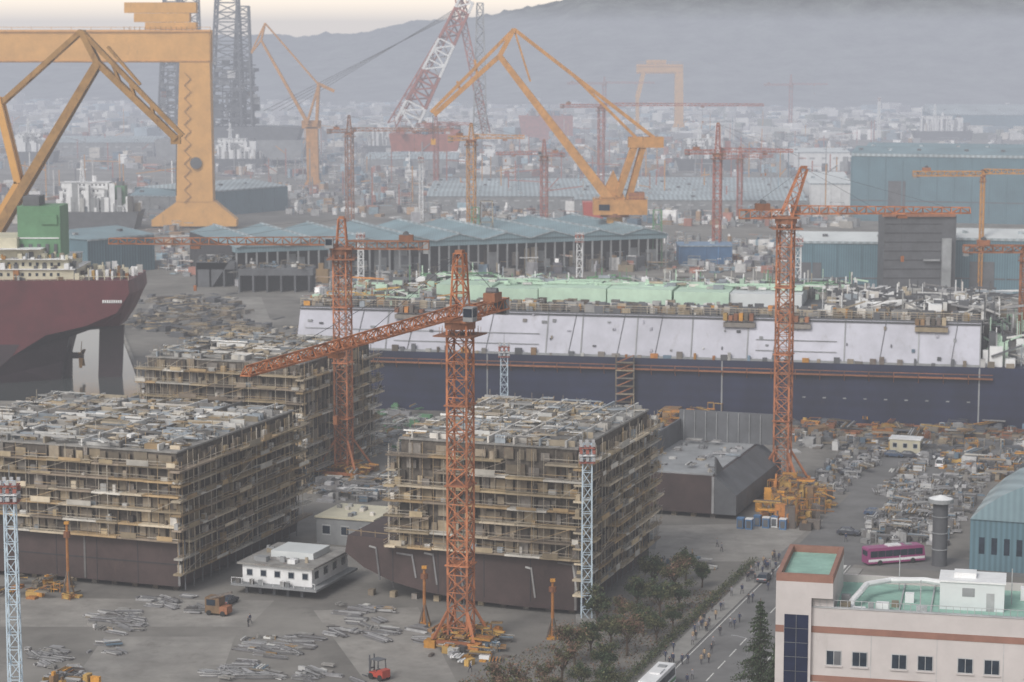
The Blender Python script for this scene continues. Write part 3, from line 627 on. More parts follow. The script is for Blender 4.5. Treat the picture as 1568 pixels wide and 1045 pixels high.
# ---------------- sheds
def shed(name,fl,fr,dep,h_,rise,n,wm,rm,V=None,ridge='V',open_=False,win=0):
    b=B(); U=(fr-fl); L_=U.length; U.normalize(); V=V or V3((-U.y,U.x,0))
    if open_:
        b.box(fl+V*6,U,V,L_,dep-6,0,h_,'dark'); x=0  # solid near-black box paints the shade under the open roof
        while x<=L_: b.box(fl+U*(x-.3 if x>0 else 0),U,V,.6,.6,0,h_,'grey'); x+=L_/open_
        b.box(fl-V*.1,U,V,L_,6.1,h_*.86,h_-.01,wm)
        for k in range(40): b.box(fl+U*R.uniform(0,L_-6)+V*R.uniform(2,5),U,V,R.uniform(2,6),.6,R.uniform(0,h_*.4),h_*R.uniform(.3,.8),R.choice(['dgrey','grey','inner']))
        clutter(b,[fl-V*4,fl+U*(L_-4)-V*4,fl+U*(L_-4)+V*5,fl+V*5],170,2,7,h_*.5,['junk','dgrey','farjunk','inner'])
    else: b.box(fl,U,V,L_,dep,0,h_,wm)
    for i in range(n):
        if ridge=='V':
            a=fl+U*(L_*i/n)+UP*(h_+.01)-V*.6; c=fl+U*(L_*(i+1)/n)+UP*(h_+.01)-V*.6; mdl=(a+c)/2+UP*rise
            b.prism([a,c,mdl],V*(dep+1.2),rm)
            b.beam(a-V*.15,mdl-V*.15,.4,'paleroof'); b.beam(mdl-V*.15,c-V*.15,.4,'paleroof')
            b.beam(mdl+UP*.2,mdl+V*dep+UP*.2,.8,'paleroof')
        else:
            a=fl+V*(dep*i/n)+UP*(h_+.01)-U*.6; c=fl+V*(dep*(i+1)/n)+UP*(h_+.01)-U*.6; mdl=(a+c)/2+UP*rise
            b.prism([a,c,mdl],U*(L_+1.2),rm)
            k=3
            while k<L_: b.box(a.lerp(mdl,.45)+U*k,U,V,2,1.5,0,1.0,R.choice(['paleroof','dgrey','grey'])); k+=R.uniform(10,30)
    if win:
        x=3
        while x<L_-4:
            b.box(fl+U*x-V*.12,U,V,win,.1,h_*.62,h_*.72,'frame')
            if R.random()<.25: b.box(fl+U*x-V*.14,U,V,5,.1,0,h_*.4,'dgrey')
            x+=win*2.2
    if not open_:
        nn=max(4,int(L_/9))
        for k in range(nn+1): b.box(fl+U*(L_*k/nn-.25)-V*.3,U,V,.5,.28,0,h_*.95,wm)
        b.box(fl-V*.35,U,V,L_,.3,h_*.96,h_-.02,'paleroof')
        if h_>18:
            b.box(fl-V*.16,U,V,L_,.12,h_*.3,h_*.3+.5,'dgrey'); b.box(fl+U*L_*.1-V*.2,U,V,9,.15,0,h_*.6,'dgrey')
    return b.obj(name)
shed('open_fabrication_hall',P(362,438),P(1020,412),80,15,2.6,9,'tealroof','tealroof',open_=44)
shed('steel_workshop',P(1205,450),P(1355,452),30,20,2.5,1,'teal','roofwhite',ridge='U')
shed('steel_workshop',P(1460,454),P(1700,460),30,22,2.5,1,'teal','roofwhite',ridge='U')
shed('assembly_hall',P(1302,338),P(1900,352),90,36,3,2,'teal','tealroof',ridge='U')
shed('warehouse',P(1425,207),P(1900,209),120,22,8,2,'teal','paleroof',ridge='U')
shed('warehouse',P(655,322),P(930,322),150,8,2,6,'grey','paleroof',ridge='U',win=3)
shed('warehouse',P(880,330),P(1235,332),190,9,2,7,'grey','paleroof',ridge='U',win=3)
shed('warehouse',P(1240,318),P(1302,318),60,14,5,1,'white','roofwhite',ridge='U')
shed('warehouse',P(1215,262),P(1300,262),60,14,2,1,'white','roofwhite',ridge='U',win=4)
shed('warehouse',P(135,424),P(236,413),45,15,2.5,1,'teal','tealroof',ridge='U')
shed('warehouse',P(324,332),P(440,322),60,14,3,1,'teal','paleroof',ridge='U')
shed('warehouse',P(200,330),P(318,332),70,11,3,2,'grey','tealroof',ridge='U')
shed('blue_roof_shed',P(752,650),P(938,652),13,3.2,1.0,1,'grey','blueroof',ridge='U')
shed('warehouse',P(560,260),P(700,260),60,8,3,2,'grey','paleroof',ridge='U')
shed('warehouse',P(1040,405),P(1120,405),18,8,1,1,'bluep','blueroof',ridge='U')
shed('warehouse',P(60,240),P(235,240),80,12,3,2,'grey','paleroof',ridge='U',win=4)
b=B(); q=P(1352,462); U=V3((1,0,0)); Vv=V3((0,1,0)); s=q.y/FP
b.box(q,U,Vv,110*s,14,0,Q(1352,330,q.y).z,'dgrey'); b.box(q+U*88*s-Vv*2,U,Vv,14*s,1.7,0,Q(1352,365,q.y).z,'grey')
for k in range(9): b.box(q-Vv*.2,U,Vv,88*s,.2,2+k*3.3,2.15+k*3.3,'dark')
b.box(q-U*1-Vv*1,U,Vv,112*s,.7,Q(0,332,q.y).z,Q(0,326,q.y).z,'dorange'); b.box(q+U*60*s-Vv*1.5,U,Vv,6,1.2,15,15.6,'grey'); b.obj('upright_hull_section')
b=B()
for (x0,x1,y0,y1) in ((300,360,440,402),(365,480,448,412),(600,640,440,425),(790,900,402,376)):
    q=P(x0,y0); s=q.y/FP; hh=(y0-y1)*s
    b.box(q,U,Vv,(x1-x0)*s,14,hh*.72,hh,'dgrey'); b.box(q+Vv*10,U,Vv,(x1-x0)*s,1,0,hh*.7,'dgrey')
    k=0
    while k<(x1-x0)*s: b.box(q+U*k,U,Vv,.7,9.9,0,hh*.72,'dgrey'); k+=5.3
    clutter(b,[q+UP*hh,q+UP*hh+U*(x1-x0)*s*.9,q+UP*hh+U*(x1-x0)*s*.9+Vv*12,q+UP*hh+Vv*12],45,.8,3,2.2,['junk','dgrey','inner'])
b.prism([P(300,440),P(325,440),Q(350,402,P(0,440).y),Q(300,402,P(0,440).y)],V3((0,8,0)),'dgrey')
b.obj('steel_block_on_stands')
def mast(name,px,by,ty,w_,m,m2=None,top=True,n=None,alt=2):
    b=B(); c=P(px,by); z=Q(px,ty,c.y).z; n=n or int(z/(w_*1.3)); k=max(1,c.y/500)
    b.truss(c,c+UP*z,w_,w_*.85,n,.19*k,.11*k,m,m2,alt=alt)
    b.box(c-V3((w_,w_,0)),U,Vv,w_*2,w_*2,0,.8,'pave')
    if top:
        for j in range(3):
            b.box(c-V3((w_*.75,w_*.75,0))+UP*z,U,Vv,w_*1.5,w_*1.5,-3.0+j*1.2,-2.8+j*1.2,'white' if j%2 else 'redcr')
            for s1 in (-1,1):
                for s2 in (-.6,0,.6): b.box(c+V3((s2*w_-.25,s1*w_*.8-.2,z-2.6+j*1.2)),U,Vv,.5,.4,0,.6,'redcr' if j==1 else 'frame')
        b.beam(c+UP*(z+.6),c+UP*(z+2.5),.12,'grey')
    return b.obj(name)
mast('floodlight_mast',898,952,680,1.7,'bluewhite'); mast('floodlight_mast',24,1062,738,1.7,'bluewhite')
mast('floodlight_mast',772,650,528,1.9,'bluewhite'); mast('floodlight_mast',553,460,358,2.2,'white'); mast('floodlight_mast',887,462,358,2.2,'white'); mast('floodlight_mast',1220,470,364,2.4,'white')
mast('floodlight_mast',645,340,240,2,'white'); mast('floodlight_mast',1345,215,150,2,'white')
for px,by,ty,w_,m in ((728,405,318,3.5,'green'),(745,405,308,6,'inner'),(1006,410,322,4,'green')):
    mast('scaffold_tower',px,by,ty,w_,m,top=False)
b=B()
for i in range(3200):
    x=R.uniform(-150,1720); lo=112 if x<450 else (150 if x<1000 else 168)
    c=P(x,lo+(215-lo)*R.random()**.8,0)
    if c.y>3500: c.y=3500-R.random()*300; 
    s=R.uniform(6,28); hh=R.choice([4,5,6,7,9,12])*R.uniform(.5,1.1)
    if x<450 and R.random()<.04: hh*=2.2
    a=R.uniform(0,1.5); u=V3((math.cos(a),math.sin(a),0)); v=V3((-u.y,u.x,0))
    b.box(V3((c.x,c.y,0)),u,v,s,s*.6,0,hh,'city')
b.obj('distant_city')
b=B()
def fj(q,n,s0,s1,hm): clutter(b,[P(*p) for p in q],n,s0,s1,hm,['farjunk','farjunk','farjunk','grey'],pipes=.15)
fj([(-50,260),(330,260),(330,190),(-50,190)],420,3,13,10); fj([(330,275),(1300,270),(1300,215),(330,215)],1300,2,12,10)
fj([(430,330),(660,335),(660,270),(430,265)],260,2,8,7); fj([(900,235),(1568,240),(1568,185),(900,185)],520,3,13,7); fj([(-40,345),(230,345),(230,280),(-40,290)],200,3,10,8)
fj([(640,345),(1300,352),(1300,330),(640,325)],400,2,8,8); fj([(1020,420),(1210,420),(1210,370),(1020,370)],260,1.5,6,5); fj([(240,420),(370,430),(370,360),(240,350)],160,1.5,7,5)
fj([(480,470),(900,462),(900,440),(480,446)],160,1.5,6,4)
for i in range(190):
    c=P(R.uniform(0,1400),R.uniform(205,330)); z=R.uniform(10,30); b.beam(c,c+UP*z,.6,R.choice(['farjunk','redcr','grey','yelorange']))
    if R.random()<.4: b.beam(c+UP*z*.8,c+UP*z*.8+V3((R.uniform(-25,25),0,R.uniform(-4,8))),.5,R.choice(['redcr','grey','yelorange']))
b.obj('distant_shipyard')
def superst(px,by,wpx,name,m='white',fun='green',k=1):
    b=B(); c=P(px,by); s=c.y/FP; w_=wpx*s
    b.prism([c,c+U*w_,c+U*(w_*1.06)+UP*9,c-U*(w_*.06)+UP*9],Vv*22,'dgrey')
    z=9; ww=[(.05,.82),(.08,.74),(.1,.6),(.12,.52),(.1,.58)]
    for j,(q,wl) in enumerate(ww):
        b.box(c+U*w_*q+Vv*(3+j*.5),U,Vv,w_*wl,16-j,z,z+2.7,m); b.box(c+U*w_*(q-.01)+Vv*(2.4+j*.5),U,Vv,w_*(wl+.02),.5,z+2.7,z+3.0,m)
        x=.02+q
        while x<q+wl-.04:
            if R.random()<.7: b.box(c+U*w_*x+Vv*(2.9+j*.5),U,Vv,.8,.1,z+1.1,z+1.9,'glass')
            x+=.05
        z+=3
    b.truss(c+U*w_*.35+UP*z+Vv*8,c+U*w_*.35+UP*(z+11)+Vv*8,2,.8,5,.4,.3,m); b.box(c+U*w_*.28+UP*(z+6)+Vv*8,U,Vv,5,1,0,.5,m); b.cyl(c+U*w_*.5+UP*z+Vv*8,c+U*w_*.5+UP*(z+3)+Vv*8,1.3,m)
    b.box(c+U*w_*.75+Vv*5,U,Vv,w_*.13,8,9,z-2,fun); b.box(c+U*w_*.77+Vv*7,U,Vv,w_*.08,4,z-2,z,'dgrey')
    for j in range(90): b.box(c+U*w_*R.random()+Vv*R.uniform(0,18),U,Vv,R.uniform(.8,3),2,9,9+R.uniform(1,8),R.choice([m,'deckjunk','grey']))
    for j in range(30): b.box(c+U*w_*R.uniform(.05,.8)+Vv*R.uniform(1,3),U,Vv,R.uniform(.8,3),1,9,9+R.uniform(5,15),R.choice([m,'grey']))
    return b.obj(name)
superst(80,352,125,'survey_ship'); superst(325,262,75,'moored_ship',fun='white'); superst(1405,215,80,'moored_ship',fun='white'); superst(20,250,60,'moored_ship',fun='redcr'); superst(1040,262,90,'moored_ship',fun='redcr'); superst(560,240,70,'moored_ship',fun='carblue')
b=B(); q=P(895,345); b.prism([q,q+U*12,q+U*12+UP*12,q-U*1+UP*12],Vv*12,'carred'); q=P(800,215); b.prism([q,q+U*50,q+U*50+UP*24,q-U*4+UP*24],Vv*20,'redcr'); clutter(b,[q+UP*24,q+U*45+UP*24,q+U*45+Vv*15+UP*24,q+Vv*15+UP*24],30,2,8,8,['redcr','farjunk']); b.obj('hull_section')
b=B()
clutter(b,[P(200,505),P(360,505),P(370,455),P(210,455)],200,1.2,6,2.0,['inner','scaf','dgrey','dgrey','inner'])
clutter(b,[P(230,520),P(520,520),P(520,500),P(240,500)],90,1.5,6,2.5,['scaf','inner','dgrey'])
clutter(b,[P(990,664),P(1620,676),P(1620,660),P(990,648)],300,1,5,2.4,['equip','inner','dgrey','junk','dorange'])
clutter(b,[P(1200,690),P(1620,700),P(1620,676),P(1200,668)],150,1,4,2.2,['inner','dgrey','junk','junk','equip'])
clutter(b,[P(1000,655),P(1120,655),P(1110,640),P(1010,640)],60,1,6,5,['equip'])
clutter(b,[P(1460,735),P(1620,745),P(1600,700),P(1420,700)],220,1,3.4,2.2,['equip','junk','junk','gpipe','dgrey'])
clutter(b,[P(560,690),P(640,690),P(640,630),P(540,630)],120,1,4,2,['junk','deckjunk','gpipe','green'])
clutter(b,[P(480,770),P(600,770),P(600,735),P(470,735)],110,1,4,2,['junk','gpipe','junk'])
clutter(b,[P(1010,860),P(1060,880),P(1090,870),P(1040,850)],14,.8,2,1.4,['gpipe','junk'],pipes=.1)
b.obj('yard_equipment_stores')
b=B()
for (x0,y0,x1,y1) in ((1225,755,1300,690),(1262,758,1345,690),(1345,760,1405,700)):
    clutter(b,[P(x0,y0),P(x0+18,y0),P(x1+16,y1),P(x1,y1)],75,.8,2.6,1.8,['gpipe','junk','gpipe'],pipes=.15)
clutter(b,[P(1310,832),P(1440,835),P(1500,745),P(1400,738)],560,.9,2.6,2.6,['gpipe','gpipe','junk'],pipes=.2); b.obj('steel_parts_storage')
b=B()
for q,n in (([(345,1005),(450,1010),(460,978),(370,975)],16),([(470,975),(640,985),(640,965),(480,960)],10),([(110,970),(200,970),(215,940),(130,935)],14),([(295,1040),(420,1045),(400,1015),(320,1010)],10),([(420,1045),(540,1045),(530,1020),(440,1020)],8),([(500,955),(600,960),(600,925),(510,920)],9),([(30,1020),(90,1030),(90,1000),(30,995)],8),([(130,1005),(180,1005),(185,985),(140,985)],4),([(200,930),(290,940),(300,915),(210,910)],8)):
    stacks(b,[P(*p) for p in q],int(n*1.3)); clutter(b,[P(*p) for p in q],n//2,.6,1.6,.6,['gpipe','junk','topdeck'],pipes=.3)
b.obj('steel_pipe_piles')
b=B()
clutter(b,[P(650,1010),P(770,1010),P(765,965),P(655,970)],80,.7,2.0,1.8,['equip','equip','gpipe','junk']); 
clutter(b,[P(0,918),P(110,918),P(110,895),P(0,895)],30,.8,2.4,1.6,['equip','inner'])
clutter(b,[P(60,1060),P(140,1060),P(140,1030),P(60,1030)],30,.8,2,1.8,['equip','gpipe','junk'])
clutter(b,[P(700,1030),P(740,1030),P(740,1005),P(700,1005)],10,.8,2,1.2,['white','equip']); b.obj('yellow_yard_equipment')
def jack(px,by,ty):
    b=B(); c=P(px,by); z=Q(px,ty,c.y).z
    for k in range(4):
        a=k*math.pi/2+.5; b.beam(c+V3((math.cos(a),math.sin(a),0))*1.1,c+UP*z*.4,.22,'equip')
    b.cyl(c,c+UP*z,.3,'equip',8,.2); b.cyl(c+UP*z*.8,c+UP*z*.88,.6,'dorange'); b.box(c-V3((.9,.9,0)),U,Vv,1.8,1.8,0,.35,'equip'); b.box(c-V3((.4,.4,-z+.3)),U,Vv,.8,.8,0,.4,'equip'); b.obj('support_jack')
jack(650,958,868); jack(846,978,888); jack(105,915,800)
b=B(); c=P(314,942); b.box(c,E,D,2.6,2.2,.4,3,'equip'); b.box(c+E*2.6,E,D,1.4,2,.4,1.6,'dorange'); b.beam(c+E*1+UP*3,c+E*5+UP*4.2,.35,'equip'); b.box(c+E*.3-D*.05,E,D,1.6,.05,1.7,2.7,'glass')
for s in (.4,2.9): b.cyl(c+E*(s+.3)-D*.1+UP*.45,c+E*(s+.3)+D*2.3+UP*.45,.45,'tyre',10)
b.obj('transporter_vehicle')
b=B()
for k in range(7):
    q=P(1128+k*13,808+R.uniform(-4,4)); b.box(q,E,D,1.3,1.3,0,2.0,'bluep' if k!=4 else 'white'); b.box(q+E*.2-D*.04,E,D,.9,.04,.3,1.7,'dgrey'); b.box(q-E*.05-D*.05,E,D,1.4,1.4,2.0,2.15,'white' if k%2 else 'bluep')
b.obj('gas_cylinder_cages')
def house(name,fl,w_,d_,z0,h_,wm,rm,over=.8,wins=6,Uu=E,Vd=D,legs=False):
    b=B(); b.box(fl,Uu,Vd,w_,d_,z0,z0+h_,wm); b.box(fl-Uu*over-Vd*over,Uu,Vd,w_+2*over,d_+2*over,z0+h_,z0+h_+.3,rm)
    for i in range(wins):
        x=w_*(i+.3)/wins; b.box(fl+Uu*x-Vd*.06,Uu,Vd,w_/wins*.45,.06,z0+h_*.35,z0+h_*.75,'frame'); b.box(fl+Uu*(x+.1)-Vd*.08,Uu,Vd,w_/wins*.45-.2,.05,z0+h_*.4,z0+h_*.7,'glass')
    for i in range(4):
        x=d_*(i+.3)/4; b.box(fl+Uu*w_+Vd*x,Uu,Vd,.07,d_/4*.4,z0+h_*.35,z0+h_*.75,'glass')
    if legs:
        x=.3
        while x<w_: b.box(fl+Uu*x+Vd*.3,Uu,Vd,.5,.5,0,z0,'dgrey'); b.box(fl+Uu*x+Vd*(d_-1),Uu,Vd,.5,.5,0,z0,'dgrey'); x+=w_/5
    return b
fl=P(372,908); b=house('x',fl,13,15,2.0,3.2,'white','topdeck',.7,5,legs=True)
b.box(fl-E*1.5-D*1.6,E,D,16,17.5,1.6,1.98,'grey'); b.box(fl+E*3+D*5,E,D,8,7,5.5,6.6,'roofwhite'); b.box(fl+E*2+D*1,E,D,2,1.5,5.5,6.3,'grey'); b.box(fl+E*8+D*1,E,D,1.4,1.2,5.5,6.2,'white')
for k in range(9): c=fl-E*1.4-D*1.5+E*k*1.95; b.beam(c+UP*1.98,c+UP*3,.07,'white')
b.beam(fl-E*1.4-D*1.5+UP*3,fl+E*14.3-D*1.5+UP*3,.07,'white'); b.prism([fl+E*4+D*3+UP*1.6,fl+E*9+D*3+UP*1.6,fl+E*6.5+D*3],D*4,'dgrey')
for k in range(16): b.box(fl+E*R.uniform(-.3,12)+D*R.uniform(-.3,13),E,D,R.uniform(.3,1),R.uniform(.3,.8),5.5,5.5+R.uniform(.2,1),R.choice(['deckjunk','grey']))
for k in range(6): b.box(fl+E*R.uniform(-1,13)-D*1.2,E,D,.7,.5,2,2.9,R.choice(['deckjunk','grey']))
b.obj('site_office_cabin')
b=house('x',P(485,832),11.5,12,0,5.0,'grey','cream',.3,3)
fl=P(485,832)
for k in range(9): b.box(fl+E*R.uniform(.5,10)+D*R.uniform(1,10),E,D,.8,.8,5.3,5.9,'deckjunk')
b.obj('workshop_building')
b=house('x',P(1362,692),7,4,0,3,'cream','white',.2,3); b.obj('site_cabin')
b=B(); c=P(1438,866); b.cyl(c,c+UP*11.6,1.35,'dgrey',20); b.cyl(c+UP*11.6,c+UP*12.3,2.3,'grey',20); b.cyl(c+UP*12.3,c+UP*12.9,2.1,'white',20,.3)
for z in (3,6,9): b.cyl(c+UP*z,c+UP*(z+.15),1.5,'grey',20)
b.obj('vent_tower')
b=B(); o=P(1484,872); w_=34; dp=26
b.box(o,E,D,w_,dp,0,9.2,'teal')
arc=[(w_*i/12, 9.2+8.2*math.sin(math.pi*min(1,(i/12)))**.8) for i in range(13)]
b.prism([o+E*x+UP*(z+.02)-D*.3 for x,z in arc],D*(dp+.6),'tealroof')
for k in range(16):
    t=k*dp/15
    for i in range(12): b.beam(o+E*arc[i][0]+UP*(arc[i][1]+.06)+D*t,o+E*arc[i+1][0]+UP*(arc[i+1][1]+.06)+D*t,.14,'paleroof')
for k in range(9): b.box(o-E*.06+D*(2+k*2.6),E,D,.06,1.0,3,6,'glass'); b.box(o-D*.06+E*(1.6+k*2.2),E,D,1.0,.06,3,6,'glass')
b.obj('teal_workshop')
# ---------------- office building
zr=30.0; O=P(1243,930,zr); O.z=0; ag=math.radians(13); Uo=V3((math.cos(ag),-math.sin(ag),0)); Vo=V3((math.sin(ag),math.cos(ag),0))
b=B(); WW=46; DD=17
b.box(O,Uo,Vo,WW,DD,0,zr-1.0,'wall')
b.box(O+Uo*.0,Uo,Vo,WW,.35,zr-1.0,zr,'wall'); b.box(O+Vo*(DD-.35),Uo,Vo,WW,.35,zr-1.0,zr,'wall'); b.box(O+Uo*(WW-.35)+Vo*.35,Uo,Vo,.35,DD-.7,zr-1.0,zr,'wall')
b.box(O+Uo*.0+Vo*.35,Uo,Vo,WW-.35,DD-.7,zr-1.0,zr-.9,'roofgreen')
b.box(O-Vo*.1-Uo*0,Uo,Vo,WW,.55,zr,zr+.12,'frame')
for zb in (27.1,21.4,15.6,9.8): b.box(O-Vo*.06,Uo,Vo,WW,.06,zb,zb+.75,'band')
for zb in (24.4,18.7,12.9,7.1):
    for k in range(7):
        for j in (0,2.9):
            x=1.7+k*7.3+j
            if x>WW-3: continue
            b.box(O+Uo*x-Vo*.05,Uo,Vo,1.75,.05,zb-1.0,zb+.75,'frame'); b.box(O+Uo*(x+.1)-Vo*.08,Uo,Vo,.74,.04,zb-.9,zb+.65,'glass'); b.box(O+Uo*(x+.92)-Vo*.08,Uo,Vo,.73,.04,zb-.9,zb+.65,R.choice(['glass','glass','bglass','dgrey']))
            b.box(O+Uo*(x-.1)-Vo*.2,Uo,Vo,1.95,.2,zb-1.15,zb-1.0,'wall')
for k in range(1,7): b.box(O+Uo*(k*7.3-.6)-Vo*.03,Uo,Vo,.06,.03,0,27.1,'frame')
T0=O-Uo*4.0-Vo*.6
b.box(T0,Uo,Vo,4.0,15,0,33.0,'wall'); b.box(T0+Uo*4+Vo*.9,Uo,Vo,2.4,14.1,zr-.9,33.0,'wall')
for (a,c,d_,e) in ((0,0,6.4,.5),(0,14.5,6.4,.5)): b.box(T0+Uo*a+Vo*c,Uo,Vo,d_,e,33.0,33.9,'band')
b.box(T0+Vo*.5,Uo,Vo,.5,14,33.0,33.9,'band'); b.box(T0+Uo*5.9+Vo*.5,Uo,Vo,.5,14,33.0,33.9,'band')
b.box(T0+Uo*.5+Vo*.5,Uo,Vo,5.4,14,33.0,33.1,'roofgreen')
b.box(T0+Uo*4.0,Uo,Vo,2.4,.9,31.2,33.0,'wall')
b.box(T0+Uo*1.0-Vo*.06,Uo,Vo,2.7,.06,6,29.2,'bglass')
for k in range(14): b.box(T0+Uo*1.0-Vo*.1,Uo,Vo,2.7,.04,6+k*1.66,6.06+k*1.66,'dgrey')
b.box(T0+Uo*2.3-Vo*.1,Uo,Vo,.08,.035,6,29.2,'dgrey')
b.box(T0-Vo*.05,Uo,Vo,.95,.05,27.1,27.9,'band')
q=O+Uo*14+Vo*6; z=zr-.9
b.box(q,Uo,Vo,7.2,5,z,z+3.2,'roofwhite'); b.box(q-Uo*.15-Vo*.15,Uo,Vo,7.5,5.3,z+3.2,z+3.4,'white')
b.box(q+Uo*2.5-Vo*.04,Uo,Vo,1.4,.04,z+1.6,z+2.6,'grey'); b.box(q+Uo*5.2-Vo*.04,Uo,Vo,.9,.04,z,z+2.1,'frame')
b.box(q+Uo*1.5+Vo*1.5,Uo,Vo,2.5,2,z+3.4,z+4.0,'white')
pp=[O+Uo*x+Vo*y+UP*(z+h_) for x,y,h_ in ((4.2,2.5,.2),(4.2,4,.9),(5,6,1.5),(5.5,9,1.7),(8,12,1.6),(12,13,1.6),(15,13,1.2))]
for i in range(len(pp)-1): b.cyl(pp[i],pp[i+1],.35,'white',8)
for (x,y,s,h_,m_) in ((3.0,1.5,1.2,1.2,'deckjunk'),(4.5,.9,1.4,.8,'white'),(7,3,1.4,1,'white'),(3,4,1.0,1.5,'grey'),(10,8,1.0,1.1,'white'),(11.5,3,1.2,.8,'frame'),(23,12,2,1.4,'white'),(26,4,2,1.5,'white'),(8.6,5.5,.8,.7,'deckjunk'),(6.2,1.6,.6,1.3,'grey')): b.box(O+Uo*x+Vo*y,Uo,Vo,s,s*.8,z,z+h_,m_)
for x in (9.5,13): b.box(O+Uo*x+Vo*.4,Uo,Vo,.15,DD-1,z,z+.25,'frame')
for x,y in ((12,2),(22,10),(9,14)): c=O+Uo*x+Vo*y+UP*z; b.cyl(c,c+UP*4.2,.06,'frame'); 
for k in range(60):
    c=O+Uo*(k*.78+.1)+Vo*.15+UP*(zr+.12); b.beam(c,c+UP*.8,.05,'frame')
b.beam(O+Vo*.15+UP*(zr+.92),O+Uo*WW+Vo*.15+UP*(zr+.92),.06,'frame')
b.obj('office_building')
# ---------------- trees
def leafquad(b,c,s,m):
    a=V3((R.uniform(-1,1),R.uniform(-1,1),R.uniform(-1,1))).normalized(); u=a.orthogonal().normalized()*s; v=a.cross(u).normalized()*s*R.uniform(.5,1)
    b.add([c-u,c-v*.6,c+u,c+v*.6],[(0,1,2,3)],m)
def tree(h_,m,m2,n):
    b=B(); tops=[]
    b.cyl(V3((0,0,0)),V3((.1,0,h_*.35)),.22,'bark',7,.15)
    for k in range(9):
        a=k*2.4+R.random(); r=h_*R.uniform(.12,.36); z=h_*R.uniform(.45,.92)
        st=V3((.1,0,h_*R.uniform(.22,.38))); t=V3((math.cos(a)*r,math.sin(a)*r,z)); md=st.lerp(t,.5)+V3((0,0,.3))
        b.cyl(st,md,.1,'bark',5,.07); b.cyl(md,t,.07,'bark',5,.02); tops.append(t)
        for j in range(3):
            t2=md.lerp(t,R.random())+V3((R.uniform(-1,1),R.uniform(-1,1),R.uniform(0,1)))*h_*.12; b.cyl(md.lerp(t,.3),t2,.035,'bark',4,.01); tops.append(t2)
    for t in tops:
        rr=h_*R.uniform(.06,.14); mm=m if R.random()<.6 else m2
        for j in range(int(n/len(tops))):
            d=V3((R.gauss(0,1),R.gauss(0,1),R.gauss(0,.75)))*rr*.6; leafquad(b,t+d,R.uniform(.10,.26),mm)
    return b
ptr=[tree(7,'leafA','leafC',3000).obj('deciduous_tree'),tree(8,'leafA','leafB',2600).obj('deciduous_tree'),tree(6.5,'leafB','leafA',1500).obj('deciduous_tree'),tree(6,'leafC','leafA',3000).obj('deciduous_tree')]
spots=[(1000,905,0),(1030,915,1),(975,935,3),(1010,945,0),(955,960,1),(1040,935,3),(985,975,0),(935,990,3),(960,1005,1),(1005,985,0),(905,1005,0),(880,1020,1),(925,1035,3),(860,1045,2),(890,1062,0),(830,1060,2),(800,1070,2),(770,1075,2),(745,1085,2),(850,1085,1),(900,1090,3),(930,1070,0),(815,1100,2),(780,1100,2),(1075,900,3),(1050,890,0),(725,1100,2),(700,1110,2),(870,1110,0),(915,960,3),(1030,965,3)]
for i,(x,y,k) in enumerate(spots):
    loc=P(x,y)
    if i in (0,1,2,13): 
        o=ptr[{0:0,1:1,2:3,13:2}[i]]; o.location=loc
    else: inst(ptr[k],'deciduous_tree',loc,R.uniform(0,6),R.uniform(.7,1.05))
def conif(h_):
    b=B(); b.cyl(V3((0,0,0)),V3((0,0,h_)),.3,'bark',8,.04); z=h_*.1
    while z<h_*.98:
        r=(1-z/h_)*h_*.28+.2
        for k in range(9):
            a=R.uniform(0,6.28); rr=r*R.uniform(.5,1.15); t=V3((math.cos(a)*rr,math.sin(a)*rr,z-rr*.25)); s=V3((0,0,z)); b.cyl(s,t,.05,'bark',4,.015)
            for j in range(int(16+rr*16)): 
                u=R.uniform(.15,1.05); c=s.lerp(t,u)+V3((R.gauss(0,.25),R.gauss(0,.25),R.gauss(0,.12)))*(.5+rr*.25); leafquad(b,c,R.uniform(.1,.22),'leafC')
        z+=h_*.032
    return b
for (x,y,h_) in ((1162,1098,17),(1188,1112,12)):
    o=conif(h_).obj('pine_tree'); o.location=P(x,y)
b=B()
for i in range(9000):
    t=R.uniform(-60,80); leafquad(b,RD(-1.3+R.gauss(0,.45),t,abs(R.gauss(.7,.35))),R.uniform(.1,.22),'leafC' if R.random()<.5 else 'leafA')
b.obj('hedge')
b=B()
for i in range(6000):
    c=bil([P(700,1045),P(960,1045),P(1120,905),P(1000,905)],R.random(),R.random()); leafquad(b,c+UP*abs(R.gauss(.15,.15)),R.uniform(.1,.25),R.choice(['leafA','leafB']))
b.obj('shrub_bed')
